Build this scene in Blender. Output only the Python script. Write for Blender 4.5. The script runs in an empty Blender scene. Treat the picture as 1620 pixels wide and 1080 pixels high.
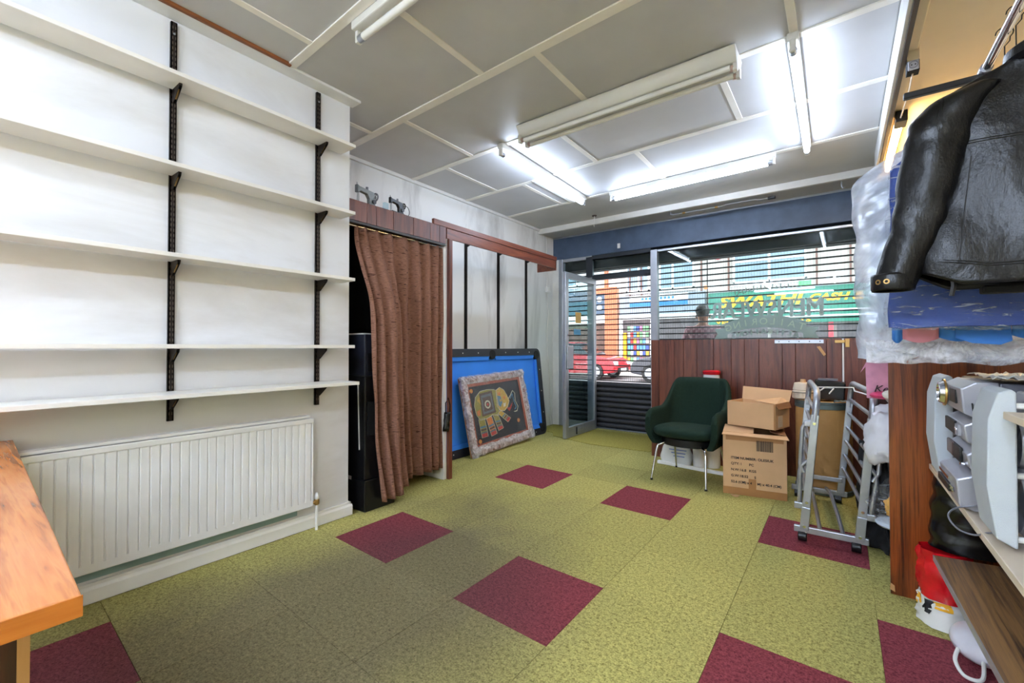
import bpy, bmesh, math, random
from mathutils import Vector, Matrix, noise

# ------------------------------------------------------------------ camera, world, exposure
scene = bpy.context.scene
COL = scene.collection
cd = bpy.data.cameras.new('camera'); cam = bpy.data.objects.new('camera', cd); COL.objects.link(cam)
cd.sensor_fit = 'HORIZONTAL'; cd.sensor_width = 36.0; cd.lens = 700.0 / 1620.0 * 36.0
cd.clip_start = 0.02; cd.clip_end = 200
cam.location = (0, 0, 1.13)
cam.rotation_euler = (math.radians(90.74), 0, math.radians(36.6))
scene.camera = cam
vs = scene.view_settings
vs.view_transform = 'Standard'; vs.look = 'None'; vs.gamma = 1.0; vs.use_curve_mapping = False
vs.exposure = 2.5
TUBE = 9.5          # radiance of the three lit tubes in view
TUBE_BACK = 44.0     # unseen tubes added behind the camera as fill, brighter than those in view
WARM = 18.0          # radiance of the warm canopy tube
w = bpy.data.worlds.new('overcast_sky'); scene.world = w; w.use_nodes = True
bg = w.node_tree.nodes['Background']
bg.inputs[0].default_value = (0.95, 0.97, 1.0, 1); bg.inputs[1].default_value = .95

cy = scene.cycles
cy.max_bounces = 5; cy.diffuse_bounces = 4; cy.glossy_bounces = 3; cy.transmission_bounces = 3; cy.transparent_max_bounces = 12
cy.use_adaptive_sampling = True; cy.adaptive_threshold = .03; cy.adaptive_min_samples = 16
cy.caustics_reflective = False; cy.caustics_refractive = False
R = random.Random(7)
# ------------------------------------------------------------------ helpers
def lin(c):
    out = []
    for v in c[:3]:
        v = v / 255.0
        out.append(v / 12.92 if v <= 0.04045 else ((v + 0.055) / 1.055) ** 2.4)
    return (*out, 1.0)

class NT:
    """small wrapper round a material's node tree"""
    def __init__(s, name):
        s.m = bpy.data.materials.new(name); s.m.use_nodes = True
        s.t = s.m.node_tree; s.n = s.t.nodes; s.l = s.t.links
        s.p = s.n['Principled BSDF']; s.out = s.n['Material Output']
    def add(s, typ, **kw):
        n = s.n.new(typ)
        for k, v in kw.items(): setattr(n, k, v)
        return n
    def link(s, a, b): s.l.new(a, b)
    def coords(s, kind='Object'):
        if kind == 'World':
            return s.add('ShaderNodeNewGeometry').outputs['Position']
        return s.add('ShaderNodeTexCoord').outputs[kind]
    def mapping(s, src, scale=(1, 1, 1), loc=(0, 0, 0)):
        m = s.add('ShaderNodeMapping'); m.inputs['Scale'].default_value = scale; m.inputs['Location'].default_value = loc
        s.link(src, m.inputs['Vector']); return m.outputs[0]
    def noise(s, src, scale, detail=4, rough=.55, dist=0):
        n = s.add('ShaderNodeTexNoise'); n.inputs['Scale'].default_value = scale; n.inputs['Detail'].default_value = detail
        n.inputs['Roughness'].default_value = rough; n.inputs['Distortion'].default_value = dist
        s.link(src, n.inputs['Vector']); return n.outputs['Fac']
    def ramp(s, fac, stops):
        r = s.add('ShaderNodeValToRGB'); cr = r.color_ramp
        while len(cr.elements) < len(stops): cr.elements.new(0.5)
        for e, (p, c) in zip(cr.elements, stops):
            e.position = p; e.color = c if len(c) == 4 else lin(c)
        s.link(fac, r.inputs[0]); return r.outputs[0]
    def mix(s, fac, a, b, mode='MIX'):
        n = s.add('ShaderNodeMix', data_type='RGBA', blend_type=mode)
        if hasattr(fac, 'links'): s.link(fac, n.inputs['Factor'])
        else: n.inputs['Factor'].default_value = fac
        for v, k in ((a, 6), (b, 7)):
            if hasattr(v, 'links'): s.link(v, n.inputs[k])
            else: n.inputs[k].default_value = v if len(v) == 4 else lin(v)
        return n.outputs[2]
    def math(s, op, a, b=0.0):
        n = s.add('ShaderNodeMath', operation=op)
        for v, k in ((a, 0), (b, 1)):
            if hasattr(v, 'links'): s.link(v, n.inputs[k])
            else: n.inputs[k].default_value = v
        return n.outputs[0]
    def bump(s, h, strength=.3, dist=.01):
        b = s.add('ShaderNodeBump'); b.inputs['Strength'].default_value = strength; b.inputs['Distance'].default_value = dist
        s.link(h, b.inputs['Height']); s.link(b.outputs[0], s.p.inputs['Normal'])
    def base(s, c):
        if hasattr(c, 'links'): s.link(c, s.p.inputs['Base Color'])
        else: s.p.inputs['Base Color'].default_value = c if len(c) == 4 else lin(c)
    def set(s, rough=.5, metal=0., spec=.5, coat=0.):
        s.p.inputs['Roughness'].default_value = rough; s.p.inputs['Metallic'].default_value = metal
        s.p.inputs['Specular IOR Level'].default_value = spec; s.p.inputs['Coat Weight'].default_value = coat
        return s.m

def plain(name, col, rough=.5, metal=0., var=.08, vs_=6., bump=0., bs=60., spec=.5, coat=0., coord='Object'):
    t = NT(name); c = t.coords(coord)
    if var:
        n = t.noise(c, vs_); k = [lin(col)] * 2
        a = tuple(max(0, x * (1 - var)) for x in k[0][:3]) + (1,); b = tuple(min(1, x * (1 + var)) for x in k[0][:3]) + (1,)
        t.base(t.ramp(n, [(.3, a), (.7, b)]))
    else: t.base(col)
    if bump: t.bump(t.noise(c, bs, 3), bump, .004)
    return t.set(rough, metal, spec, coat)

def wood(name, cols, axis='Z', scale=9., rough=.4, stretch=.07, dist=1.6, coat=0., coord='Object', lo=.30, hi=.70):
    t = NT(name); c = t.coords(coord)
    info = t.add('ShaderNodeObjectInfo')
    sc = [1, 1, 1]; sc['XYZ'.index(axis)] = stretch
    m = t.add('ShaderNodeMapping'); m.inputs['Scale'].default_value = sc
    t.link(c, m.inputs['Vector'])
    comb = t.add('ShaderNodeCombineXYZ')
    for i in range(3): t.link(t.math('MULTIPLY', info.outputs['Random'], 17.3 + 5 * i), comb.inputs[i])
    t.link(comb.outputs[0], m.inputs['Location'])
    n1 = t.noise(m.outputs[0], scale, 5, .6, dist)
    n2 = t.noise(m.outputs[0], scale * 9, 3, .6, .5)
    f = t.math('ADD', t.math('MULTIPLY', n1, .78), t.math('MULTIPLY', n2, .22))
    st = [(lo + (hi - lo) * i / (len(cols) - 1), c_) for i, c_ in enumerate(cols)]
    t.base(t.ramp(f, st)); t.bump(n2, .12, .002)
    return t.set(rough, 0, .5, coat)

def emit(name, col, strength):
    t = NT(name); e = t.add('ShaderNodeEmission'); e.inputs[0].default_value = lin(col); e.inputs[1].default_value = strength
    t.link(e.outputs[0], t.out.inputs[0]); return t.m

def film(name, col, alpha, rough=.12, bumps=.6, bs=14., gloss=.25, lo=.35, hi=.68, st=(1, 1, 1), top=None):
    """thin clear plastic: mostly see-through, milky where it creases, glossy"""
    t = NT(name); c = t.coords('World')
    n = t.noise(t.mapping(c, st), bs, 5, .65, 1.2)
    tr = t.add('ShaderNodeBsdfTransparent'); df = t.add('ShaderNodeBsdfDiffuse'); gl = t.add('ShaderNodeBsdfGlossy')
    tl = t.add('ShaderNodeBsdfTranslucent')
    df.inputs[0].default_value = lin(col); tl.inputs[0].default_value = lin(col); gl.inputs[0].default_value = (1, 1, 1, 1); gl.inputs['Roughness'].default_value = rough
    b = t.add('ShaderNodeBump'); b.inputs['Strength'].default_value = bumps; b.inputs['Distance'].default_value = .03
    t.link(n, b.inputs['Height'])
    for k in (df, gl): t.link(b.outputs[0], k.inputs['Normal'])
    m0 = t.add('ShaderNodeMixShader'); m0.inputs[0].default_value = .5; t.link(df.outputs[0], m0.inputs[1]); t.link(tl.outputs[0], m0.inputs[2])
    m1 = t.add('ShaderNodeMixShader')
    f = t.ramp(n, [(lo, (alpha * .5,) * 3 + (1,)), (hi, (top or min(1, alpha * 1.6),) * 3 + (1,))])
    t.link(f, m1.inputs[0]); t.link(tr.outputs[0], m1.inputs[1]); t.link(m0.outputs[0], m1.inputs[2])
    m2 = t.add('ShaderNodeMixShader'); m2.inputs[0].default_value = gloss
    t.link(m1.outputs[0], m2.inputs[1]); t.link(gl.outputs[0], m2.inputs[2]); t.link(m2.outputs[0], t.out.inputs[0])
    return t.m

def glass(name, tint=(235, 245, 245)):
    t = NT(name); tr = t.add('ShaderNodeBsdfTransparent'); tr.inputs[0].default_value = lin(tint)
    gl = t.add('ShaderNodeBsdfGlossy'); gl.inputs['Roughness'].default_value = .01
    lw = t.add('ShaderNodeLayerWeight'); lw.inputs[0].default_value = .5
    fac = t.math('ADD', .03, t.math('MULTIPLY', .8, t.math('POWER', lw.outputs['Facing'], 4.5)))
    m = t.add('ShaderNodeMixShader'); t.link(fac, m.inputs[0]); t.link(tr.outputs[0], m.inputs[1]); t.link(gl.outputs[0], m.inputs[2])
    t.link(m.outputs[0], t.out.inputs[0]); return t.m

def root_loc(p):
    while p.parent: p = p.parent
    return Vector(p.location)

class MB:
    def __init__(s): s.v = []; s.f = []
    def quads(s, vs_, fs):
        b = len(s.v); s.v += [tuple(v) for v in vs_]; s.f += [tuple(b + i for i in f) for f in fs]; return s
    def box(s, x0, x1, y0, y1, z0, z1):
        return s.quads([(x0, y0, z0), (x1, y0, z0), (x1, y1, z0), (x0, y1, z0), (x0, y0, z1), (x1, y0, z1), (x1, y1, z1), (x0, y1, z1)],
                       [(0, 3, 2, 1), (4, 5, 6, 7), (0, 1, 5, 4), (1, 2, 6, 5), (2, 3, 7, 6), (3, 0, 4, 7)])
    def hexa(s, a, b):
        """prism between two equal rings of points"""
        n = len(a)
        fs = [tuple(range(n))[::-1], tuple(range(n, 2 * n))] + [(i, (i + 1) % n, n + (i + 1) % n, n + i) for i in range(n)]
        return s.quads(list(a) + list(b), fs)
    def prism(s, pts, vec):
        v = Vector(vec); return s.hexa([Vector(p) for p in pts], [Vector(p) + v for p in pts])
    def bar(s, p0, p1, w_, h_, up=(0, 0, 1)):
        p0, p1 = Vector(p0), Vector(p1); d = (p1 - p0).normalized(); u = Vector(up)
        if abs(d.dot(u)) > .99: u = Vector((0, 1, 0))
        sx = d.cross(u).normalized() * w_ / 2; sz = sx.cross(d).normalized() * h_ / 2
        ring = lambda p: [p - sx - sz, p + sx - sz, p + sx + sz, p - sx + sz]
        return s.hexa(ring(p0), ring(p1))
    def tube(s, pts, r, n=8, closed=False, caps=True):
        pts = [Vector(p) for p in pts]; m = len(pts); b = len(s.v)
        rs = r if isinstance(r, (list, tuple)) else [r] * m
        prev = None
        for i, p in enumerate(pts):
            if closed: d = pts[(i + 1) % m] - pts[i - 1]
            else: d = pts[min(i + 1, m - 1)] - pts[max(i - 1, 0)]
            d.normalize()
            if prev is None:
                u = Vector((0, 0, 1)) if abs(d.z) < .9 else Vector((1, 0, 0))
                a = d.cross(u).normalized()
            else:
                a = (prev - d * prev.dot(d)).normalized()
            prev = a; c = d.cross(a)
            for k in range(n):
                t = 2 * math.pi * k / n
                s.v.append(tuple(p + (a * math.cos(t) + c * math.sin(t)) * rs[i]))
        for i in range(m if closed else m - 1):
            for k in range(n):
                j = (i + 1) % m
                s.f.append((b + i * n + k, b + i * n + (k + 1) % n, b + j * n + (k + 1) % n, b + j * n + k))
        if caps and not closed:
            s.f.append(tuple(b + k for k in range(n))[::-1]); s.f.append(tuple(b + (m - 1) * n + k for k in range(n)))
        return s
    def cyl(s, p0, p1, r0, r1=None, n=16):
        return s.tube([p0, p1], [r0, r0 if r1 is None else r1], n)
    def lathe(s, prof, n=24, c=(0, 0, 0), axis='Z', caps=True):
        b = len(s.v); m = len(prof)
        for r, h in prof:
            for k in range(n):
                t = 2 * math.pi * k / n; a, d = r * math.cos(t), r * math.sin(t)
                p = (a, d, h) if axis == 'Z' else ((h, a, d) if axis == 'X' else (d, h, a))
                s.v.append((p[0] + c[0], p[1] + c[1], p[2] + c[2]))
        for i in range(m - 1):
            for k in range(n):
                s.f.append((b + i * n + k, b + i * n + (k + 1) % n, b + (i + 1) * n + (k + 1) % n, b + (i + 1) * n + k))
        if caps:
            s.f.append(tuple(b + k for k in range(n))[::-1]); s.f.append(tuple(b + (m - 1) * n + k for k in range(n)))
        return s
    def grid(s, nu, nv, fn, closeu=False, caps=False):
        b = len(s.v)
        for j in range(nv):
            for i in range(nu):
                s.v.append(tuple(fn(i / (nu if closeu else nu - 1), j / (nv - 1))))
        for j in range(nv - 1):
            for i in range(nu if closeu else nu - 1):
                k = (i + 1) % nu
                s.f.append((b + j * nu + i, b + j * nu + k, b + (j + 1) * nu + k, b + (j + 1) * nu + i))
        if caps and closeu:
            s.f.append(tuple(b + k for k in range(nu))[::-1]); s.f.append(tuple(b + (nv - 1) * nu + k for k in range(nu)))
        return s
    def sphere(s, c, r, n=14, m=9):
        rx, ry, rz = (r, r, r) if not isinstance(r, (tuple, list)) else r
        return s.grid(n, m, lambda u, v: (c[0] + rx * math.sin(math.pi * (v * .998 + .001)) * math.cos(2 * math.pi * u),
                                          c[1] + ry * math.sin(math.pi * (v * .998 + .001)) * math.sin(2 * math.pi * u),
                                          c[2] - rz * math.cos(math.pi * (v * .998 + .001))), closeu=True, caps=True)
    def mesh(s, name, off=(0, 0, 0), smooth=False):
        me = bpy.data.meshes.new(name)
        o = Vector(off)
        me.from_pydata([Vector(v) - o for v in s.v], [], s.f); me.validate()
        bm = bmesh.new(); bm.from_mesh(me); bmesh.ops.recalc_face_normals(bm, faces=bm.faces); bm.to_mesh(me); bm.free()
        if smooth:
            me.shade_smooth()
            me.set_sharp_from_angle(angle=math.radians(smooth if smooth is not True else 40))
        return me
    def build(s, name, mat, parent=None, bev=0., smooth=False, world=True, sub=0, solid=0., seg=2):
        if parent is not None: off = root_loc(parent) if world else Vector((0, 0, 0))
        elif world:
            xs, ys, zs = zip(*s.v); off = Vector(((min(xs) + max(xs)) / 2, (min(ys) + max(ys)) / 2, min(zs)))
        else: off = Vector((0, 0, 0))
        me = s.mesh(name, off, smooth); me.materials.append(mat)
        o = bpy.data.objects.new(name, me); COL.objects.link(o)
        if parent is not None: o.parent = parent
        else: o.location = off
        if solid:
            k = o.modifiers.new('solid', 'SOLIDIFY'); k.thickness = solid; k.offset = 0
        if sub:
            k = o.modifiers.new('sub', 'SUBSURF'); k.levels = sub; k.render_levels = sub
        if bev:
            k = o.modifiers.new('bevel', 'BEVEL'); k.width = bev; k.segments = seg; k.limit_method = 'ANGLE'; k.angle_limit = math.radians(40)
        return o

def B(*a): return MB().box(*a)
def thing(name, label, cat, loc=(0, 0, 0), group=None, kind=None):
    o = bpy.data.objects.new(name, None); COL.objects.link(o); o.location = loc; o.empty_display_size = .1
    return tag(o, label, cat, group, kind)
def tag(o, label=None, cat=None, group=None, kind=None):
    if label: o['label'] = label
    if cat: o['category'] = cat
    if group: o['group'] = group
    if kind: o['kind'] = kind
    return o
def struct(o, label=None): return tag(o, label, None, None, 'structure')
def sroot(name, loc=(0, 0, 0)):
    o = bpy.data.objects.new(name, None); COL.objects.link(o); o.location = loc; o['kind'] = 'structure'; return o
def frame(o, origin, ex, ez):
    ex = Vector(ex).normalized(); ez = Vector(ez); ez = (ez - ex * ez.dot(ex)).normalized(); ey = ez.cross(ex)
    m = Matrix((ex, ey, ez)).transposed().to_4x4(); m.translation = Vector(origin); o.matrix_world = m; return o
def copy_tree(o, parent=None):
    c = o.copy(); COL.objects.link(c); c.parent = parent
    for ch in list(o.children): copy_tree(ch, c)
    return c
def inst(name, me, loc, parent, mat=None):
    o = bpy.data.objects.new(name, me); COL.objects.link(o); o.parent = parent; o.location = loc; return o

def text(name, body, size, mat, parent, ex, ez, origin, depth=.0006, world=True, align='CENTER', shear=0., width=None, spacing=1.0, bold=0., fat=0.):
    """flat lettering as real mesh: ex = reading direction, ez = up, origin = baseline point"""
    cu = bpy.data.curves.new(name, 'FONT'); cu.body = body; cu.size = size; cu.align_x = align; cu.extrude = depth; cu.shear = shear
    cu.space_character = spacing; cu.offset = bold; cu.resolution_u = 3
    tmp = bpy.data.objects.new(name, cu); COL.objects.link(tmp)
    dg = bpy.context.evaluated_depsgraph_get(); dg.update()
    me = bpy.data.meshes.new_from_object(tmp.evaluated_get(dg)); bpy.data.objects.remove(tmp)
    ex = Vector(ex).normalized(); ez = Vector(ez).normalized()
    xs = [v.co.x for v in me.vertices]
    sx = 1.0
    if width and xs: sx = width / (max(xs) - min(xs))
    nrm = ex.cross(ez)
    off = root_loc(parent) if world else Vector((0, 0, 0))
    for v in me.vertices:
        v.co = Vector(origin) + ex * v.co.x * sx + ez * v.co.y + nrm * v.co.z - off
    if fat:
        bm = bmesh.new(); bm.from_mesh(me); src = bm.verts[:] + bm.edges[:] + bm.faces[:]
        for k, d in enumerate((-1, -.5, .5, 1)):
            g = bmesh.ops.duplicate(bm, geom=src)
            for v in g['geom']:
                if isinstance(v, bmesh.types.BMVert): v.co += ex * fat * d + nrm * (.0001 * (k + 1))
        bm.to_mesh(me); bm.free()
    me.materials.clear(); me.materials.append(mat)
    o = bpy.data.objects.new(name, me); COL.objects.link(o); o.parent = parent
    return o
def spl(pts, n=6):
    P_ = [Vector(p) for p in pts]; out = []
    for i in range(len(P_) - 1):
        a, b, c, d = P_[max(i - 1, 0)], P_[i], P_[i + 1], P_[min(i + 2, len(P_) - 1)]
        for k in range(n):
            t = k / n; out.append(.5 * ((2 * b) + (c - a) * t + (2 * a - 5 * b + 4 * c - d) * t * t + (3 * b - a - 3 * c + d) * t ** 3))
    return out + [P_[-1]]
def nz(x, y, z=0., s=1.): return noise.noise(Vector((x * s, y * s, z * s)))
# ------------------------------------------------------------------ materials
def wall_mat(name, col, dirt, amount, sc=(1, 1, 1)):
    t = NT(name); c = t.coords('World')
    n = t.noise(t.mapping(c, sc), 1.3, 6, .62, .4); n2 = t.noise(c, 14, 4)
    f = t.ramp(n, [(.50, (0, 0, 0, 1)), (.74, (amount,) * 3 + (1,))])
    t.base(t.mix(f, col, dirt)); t.bump(n2, .08, .004); return t.set(.7, 0, .3)
m_wall = wall_mat('painted_plaster', (226, 226, 227), (180, 173, 162), .5, (1, .55, 1.6))
m_alc = wall_mat('stained_plaster', (230, 230, 228), (128, 124, 118), .6, (2.2, 2.2, .5))
m_white = plain('white_gloss_paint', (234, 233, 230), .35, var=.04, bump=.05, bs=8)
m_trim = plain('white_trim_paint', (224, 222, 217), .4, var=.06)
m_shelf = plain('white_shelf_laminate', (232, 228, 220), .38, var=.05, vs_=3)
m_rad = plain('radiator_enamel', (232, 231, 229), .35, var=.04)
m_ceil = plain('grey_ceiling_panel', (198, 198, 200), .5, var=.05, vs_=2.5, bump=.05, bs=3, spec=.5)
m_ceil2 = plain('painted_ceiling_board', (190, 189, 185), .42, var=.06, vs_=2)
m_batten = plain('cream_batten_paint', (238, 234, 226), .45, var=.06)
m_blue = plain('slate_blue_paint', (70, 86, 110), .5, var=.18, vs_=7, bump=.05)
m_black = plain('black_plastic', (14, 14, 16), .38, var=.1)
m_matblack = plain('matt_black', (10, 10, 11), .75, var=.1)
m_upright = plain('dark_bronze_steel', (36, 28, 24), .45, .4, var=.2, vs_=30)
m_brass = plain('bare_brass', (176, 140, 84), .35, .8, var=.1)
m_alu = plain('brushed_aluminium', (176, 180, 188), .36, .75, var=.06, vs_=12)
m_alu_d = plain('dark_aluminium', (52, 56, 62), .45, .5, var=.1)
m_chrome = plain('chrome', (220, 222, 226), .10, 1., var=.03)
m_silver = plain('silver_plastic', (172, 171, 178), .34, .35, var=.04)
m_silver_d = plain('grey_plastic', (110, 110, 118), .4, .2, var=.05)
m_grille = plain('light_grey_grille_cloth', (188, 194, 198), .8, var=.04, bump=.3, bs=400)
m_tubebody = plain('fitting_enamel', (216, 214, 208), .4, var=.05)
m_unlit = plain('unlit_tube_glass', (232, 231, 226), .2, var=.02)
m_tube = emit('lit_tube', (212, 229, 255), TUBE)
m_tube_back = emit('added_fill_tube', (212, 229, 255), TUBE_BACK)
m_warmtube = emit('warm_lit_tube', (255, 212, 140), WARM)
m_rose = wood('rosewood_laminate', [(44, 20, 16), (84, 40, 30), (120, 66, 48), (70, 32, 26)], 'Z', 10, .32)
m_rose_h = wood('rosewood_laminate_flat', [(50, 20, 16), (98, 48, 34), (128, 70, 46), (74, 32, 26)], 'Y', 14, .32)
m_mahog = wood('mahogany_veneer', [(64, 24, 8), (112, 50, 18), (146, 72, 26), (96, 40, 14)], 'Z', 14, .3, stretch=.04, coat=.2, lo=.38, hi=.62)
m_counter = wood('orange_teak_laminate', [(92, 58, 44), (178, 104, 56), (206, 132, 74), (196, 118, 62), (110, 68, 48)], 'X', 9, .25, stretch=.05, dist=.8, coat=.2, lo=.40, hi=.63)
m_lip = wood('teak_lipping', [(140, 72, 20), (188, 106, 36), (206, 124, 48)], 'Y', 12, .25, coat=.3)
m_counter_d = wood('dark_counter_board', [(36, 14, 10), (70, 30, 22), (92, 44, 32)], 'Z', 9, .4)
m_walnut = wood('striped_walnut_laminate', [(66, 48, 40), (116, 88, 68), (160, 120, 76), (84, 64, 54)], 'Y', 15, .35, stretch=.03, dist=.5, lo=.38, hi=.62)
m_pine = wood('bare_pine', [(176, 126, 76), (206, 160, 106)], 'Z', 10, .6)
m_brownstrip = wood('brown_strip', [(120, 66, 30), (150, 88, 44)], 'Y', 14, .5)
m_beige = plain('beige_board', (222, 205, 182), .45, var=.04)
m_cream = plain('warm_cream_paint', (228, 212, 182), .6, var=.06, vs_=2)
m_darkbrown = plain('dark_brown_edge', (64, 52, 46), .5)
m_leather = None
m_cardboard = plain('cardboard', (212, 170, 126), .8, var=.07, vs_=4, bump=.05)
m_cardin = plain('cardboard_inside', (150, 108, 72), .85, var=.1)
m_tape = plain('brown_parcel_tape', (172, 122, 74), .3, var=.06)
m_ink = plain('black_ink', (34, 30, 28), .7, var=0)
m_paper = plain('white_paper', (226, 224, 216), .8, var=.04)
m_drum = plain('brown_fibre_drum', (196, 148, 86), .65, var=.1, vs_=5)
m_steelband = plain('galvanised_band', (110, 124, 124), .45, .5, var=.15, vs_=10)
m_felt = plain('blue_baize', (56, 140, 245), .85, var=.05, vs_=3, bump=.1, bs=300)
m_poolrail = plain('black_pool_rail', (34, 34, 44), .42, var=.1)
m_blackside = plain('black_pool_skirt', (16, 16, 18), .5)
m_chair = plain('dark_green_wool', (32, 50, 40), .92, var=.12, vs_=60, bump=.35, bs=350, spec=.2)
m_red = plain('red_plastic', (196, 22, 34), .3, var=.1, vs_=10)
m_pink = plain('pink_paper', (214, 150, 178), .7, var=.16, vs_=16)
m_hotpink = plain('hot_pink_film', (214, 62, 112), .4, var=.2, vs_=30)
m_whitebag = plain('white_polythene', (226, 226, 234), .3, var=.06, vs_=12, bump=.25, bs=14)
m_film = film('clear_polythene', (232, 238, 248), .08, .1, .4, 9, .03, .56, .66, (1, 1, 4.5), .6)
m_milky = film('milky_garment_cover', (214, 222, 236), .62, .22, .3, 4, .06)
m_wrap = film('crumpled_wrap', (244, 246, 252), .55, .14, .4, 18, .06, .38, .62)
m_glass = glass('window_glass')
m_bluecloth = plain('royal_blue_cloth', (28, 62, 140), .75, var=.12, vs_=10, bump=.15, bs=90)
m_bluebright = plain('bright_blue_cloth', (52, 118, 196), .7, var=.08)
m_pinkcloth = plain('salmon_pink_cloth', (214, 138, 152), .7, var=.06)
m_palecloth = plain('pale_grey_cloth', (186, 196, 206), .8, var=.06)
m_blackcloth = plain('black_cloth', (18, 18, 20), .9, var=.3, vs_=8, bump=.3, bs=30)
m_blackbag = plain('black_polythene', (12, 12, 14), .25, var=.2, bump=.4, bs=18)
m_shutter = plain('shutter_steel', (66, 66, 70), .5, .3, var=.12, vs_=20)
m_shutbar = plain('shutter_bar', (24, 22, 24), .6, .2, var=.1)
m_yellow = plain('yellow_paint', (240, 176, 30), .6, var=.05)
m_bread = plain('yellow_contents', (238, 176, 80), .7, var=.2, vs_=25)
m_teal = plain('teal_old_paint', (150, 178, 182), .6, var=.1, vs_=8)
m_vinyl = plain('frosted_window_vinyl', (164, 164, 156), .7, var=.03)
m_vinyl2 = plain('pale_window_vinyl', (214, 206, 180), .7, var=.03)

def carpet(name, dark, lightc, worn):
    t = NT(name); c = t.coords('World')
    n = t.noise(c, 140, 3, .75); n2 = t.noise(t.mapping(c, (1, 1, 0)), 60, 4, .8)
    f = t.math('ADD', t.math('MULTIPLY', n, .5), t.math('MULTIPLY', n2, .5))
    base = t.ramp(f, [(.40, dark), (.52, lightc), (.72, tuple(min(255, int(v * 1.25)) for v in lightc))])
    big = t.noise(t.mapping(c, (1, .6, 0)), 1.1, 5, .6, .6)
    # trodden path from the door to the counter, grey with years of wear
    d = t.add('ShaderNodeVectorMath', operation='DISTANCE'); t.link(t.mapping(c, (.75, .42, 0)), d.inputs[0]); d.inputs[1].default_value = (-1.75 * .75, 1.15 * .42, 0)
    g = t.math('SUBTRACT', 1.0, t.math('MULTIPLY', d.outputs['Value'], 1.15))
    wmask = t.ramp(t.math('ADD', t.math('MULTIPLY', g, .75), t.math('MULTIPLY', big, .9)), [(.50, (0, 0, 0, 1)), (1.0, (1, 1, 1, 1))])
    wcol = t.ramp(f, [(.36, tuple(int(v * .62) for v in worn)), (.6, worn), (.75, tuple(int(v * 1.5) for v in worn))])
    wm = t.math('MULTIPLY', wmask, .85)
    info = t.add('ShaderNodeObjectInfo')
    val = t.math('ADD', .92, t.math('MULTIPLY', info.outputs['Random'], .16))
    hs = t.add('ShaderNodeHueSaturation'); t.link(val, hs.inputs['Value']); t.link(t.mix(wm, base, wcol), hs.inputs['Color'])
    t.base(hs.outputs[0]); t.bump(f, .7, .006); return t.set(.95, 0, .1)
m_cg = carpet('green_carpet', (120, 112, 56), (184, 176, 106), (126, 116, 94))
m_cr = carpet('maroon_carpet', (98, 40, 47), (142, 68, 75), (120, 72, 76))
m_cy = carpet('yellow_entrance_carpet', (132, 122, 50), (172, 160, 84), (120, 112, 78))

# ------------------------------------------------------------------ the room
H = 2.79
XL, XA, XR = -2.68, -3.40, .95        # chimney breast face, alcove wall, right wall
YC, YF, YB = 1.75, 5.60, -4.6         # breast corner, shopfront, back wall
fl = struct(B(XA - .1, XR + .1, YB - .1, YF + .12, -.08, -.006).build('floor', m_cg), 'worn green and maroon carpet tile floor')
SH = -.045
X0, DX, Y0, DY = -1.41, .508, 1.455, .505
reds = {(-2, 0), (0, 0), (2, 0), (3, 1), (-2, 3), (0, 3), (2, 3), (-2, -3)}
full = {}
for i in range(-4, 5):
    for j in range(-5, 9):
        xa, xb = X0 + i * DX, X0 + (i + 1) * DX - .002
        yofs = SH * (xa - X0); ya, yb = Y0 + j * DY + yofs, Y0 + (j + 1) * DY - .002 + yofs
        key = (i, j) in reds
        cx0, cx1 = max(xa, XA + .01), min(xb, XR - .01)
        if ya < YC + .05: cx0 = max(cx0, XL + .025)
        if cx1 - cx0 < .03 or ya > YF - .1: continue
        cy1 = min(yb, YF - .02)
        if cx0 == xa and cx1 == xb and cy1 == yb:
            if key not in full:
                mb = MB(); dz = SH * (xb - xa)
                mb.hexa([(0, 0, -.006), (xb - xa, dz, -.006), (xb - xa, yb - ya + dz, -.006), (0, yb - ya, -.006)],
                        [(0, 0, 0), (xb - xa, dz, 0), (xb - xa, yb - ya + dz, 0), (0, yb - ya, 0)])
                full[key] = mb.mesh('carpet_tile'); full[key].materials.append(m_cr if key else m_cg)
            inst('carpet_tile', full[key], Vector((xa, ya, 0)) - root_loc(fl), fl)
        else:
            s0, s1 = SH * (cx0 - xa), SH * (cx1 - xa)
            mb = MB(); mb.hexa([(cx0, ya + s0, -.006), (cx1, ya + s1, -.006), (cx1, cy1 + s1, -.006), (cx0, cy1 + s0, -.006)],
                               [(cx0, ya + s0, 0), (cx1, ya + s1, 0), (cx1, cy1 + s1, 0), (cx0, cy1 + s0, 0)])
            mb.build('carpet_tile', m_cr if key else m_cg, fl)
mat_o = MB().prism([(-3.3, 5.08, .001), (-3.06, 5.02, .001), (-2.95, 4.85, .001), (-2.35, 4.68, .001), (-1.66, 4.72, .001), (-1.66, 5.54, .001), (-3.3, 5.54, .001)], (0, 0, .006)).build('entrance_mat', m_cy)
tag(mat_o, 'yellowish entrance carpet laid just inside the glass door', 'mat')

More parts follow.
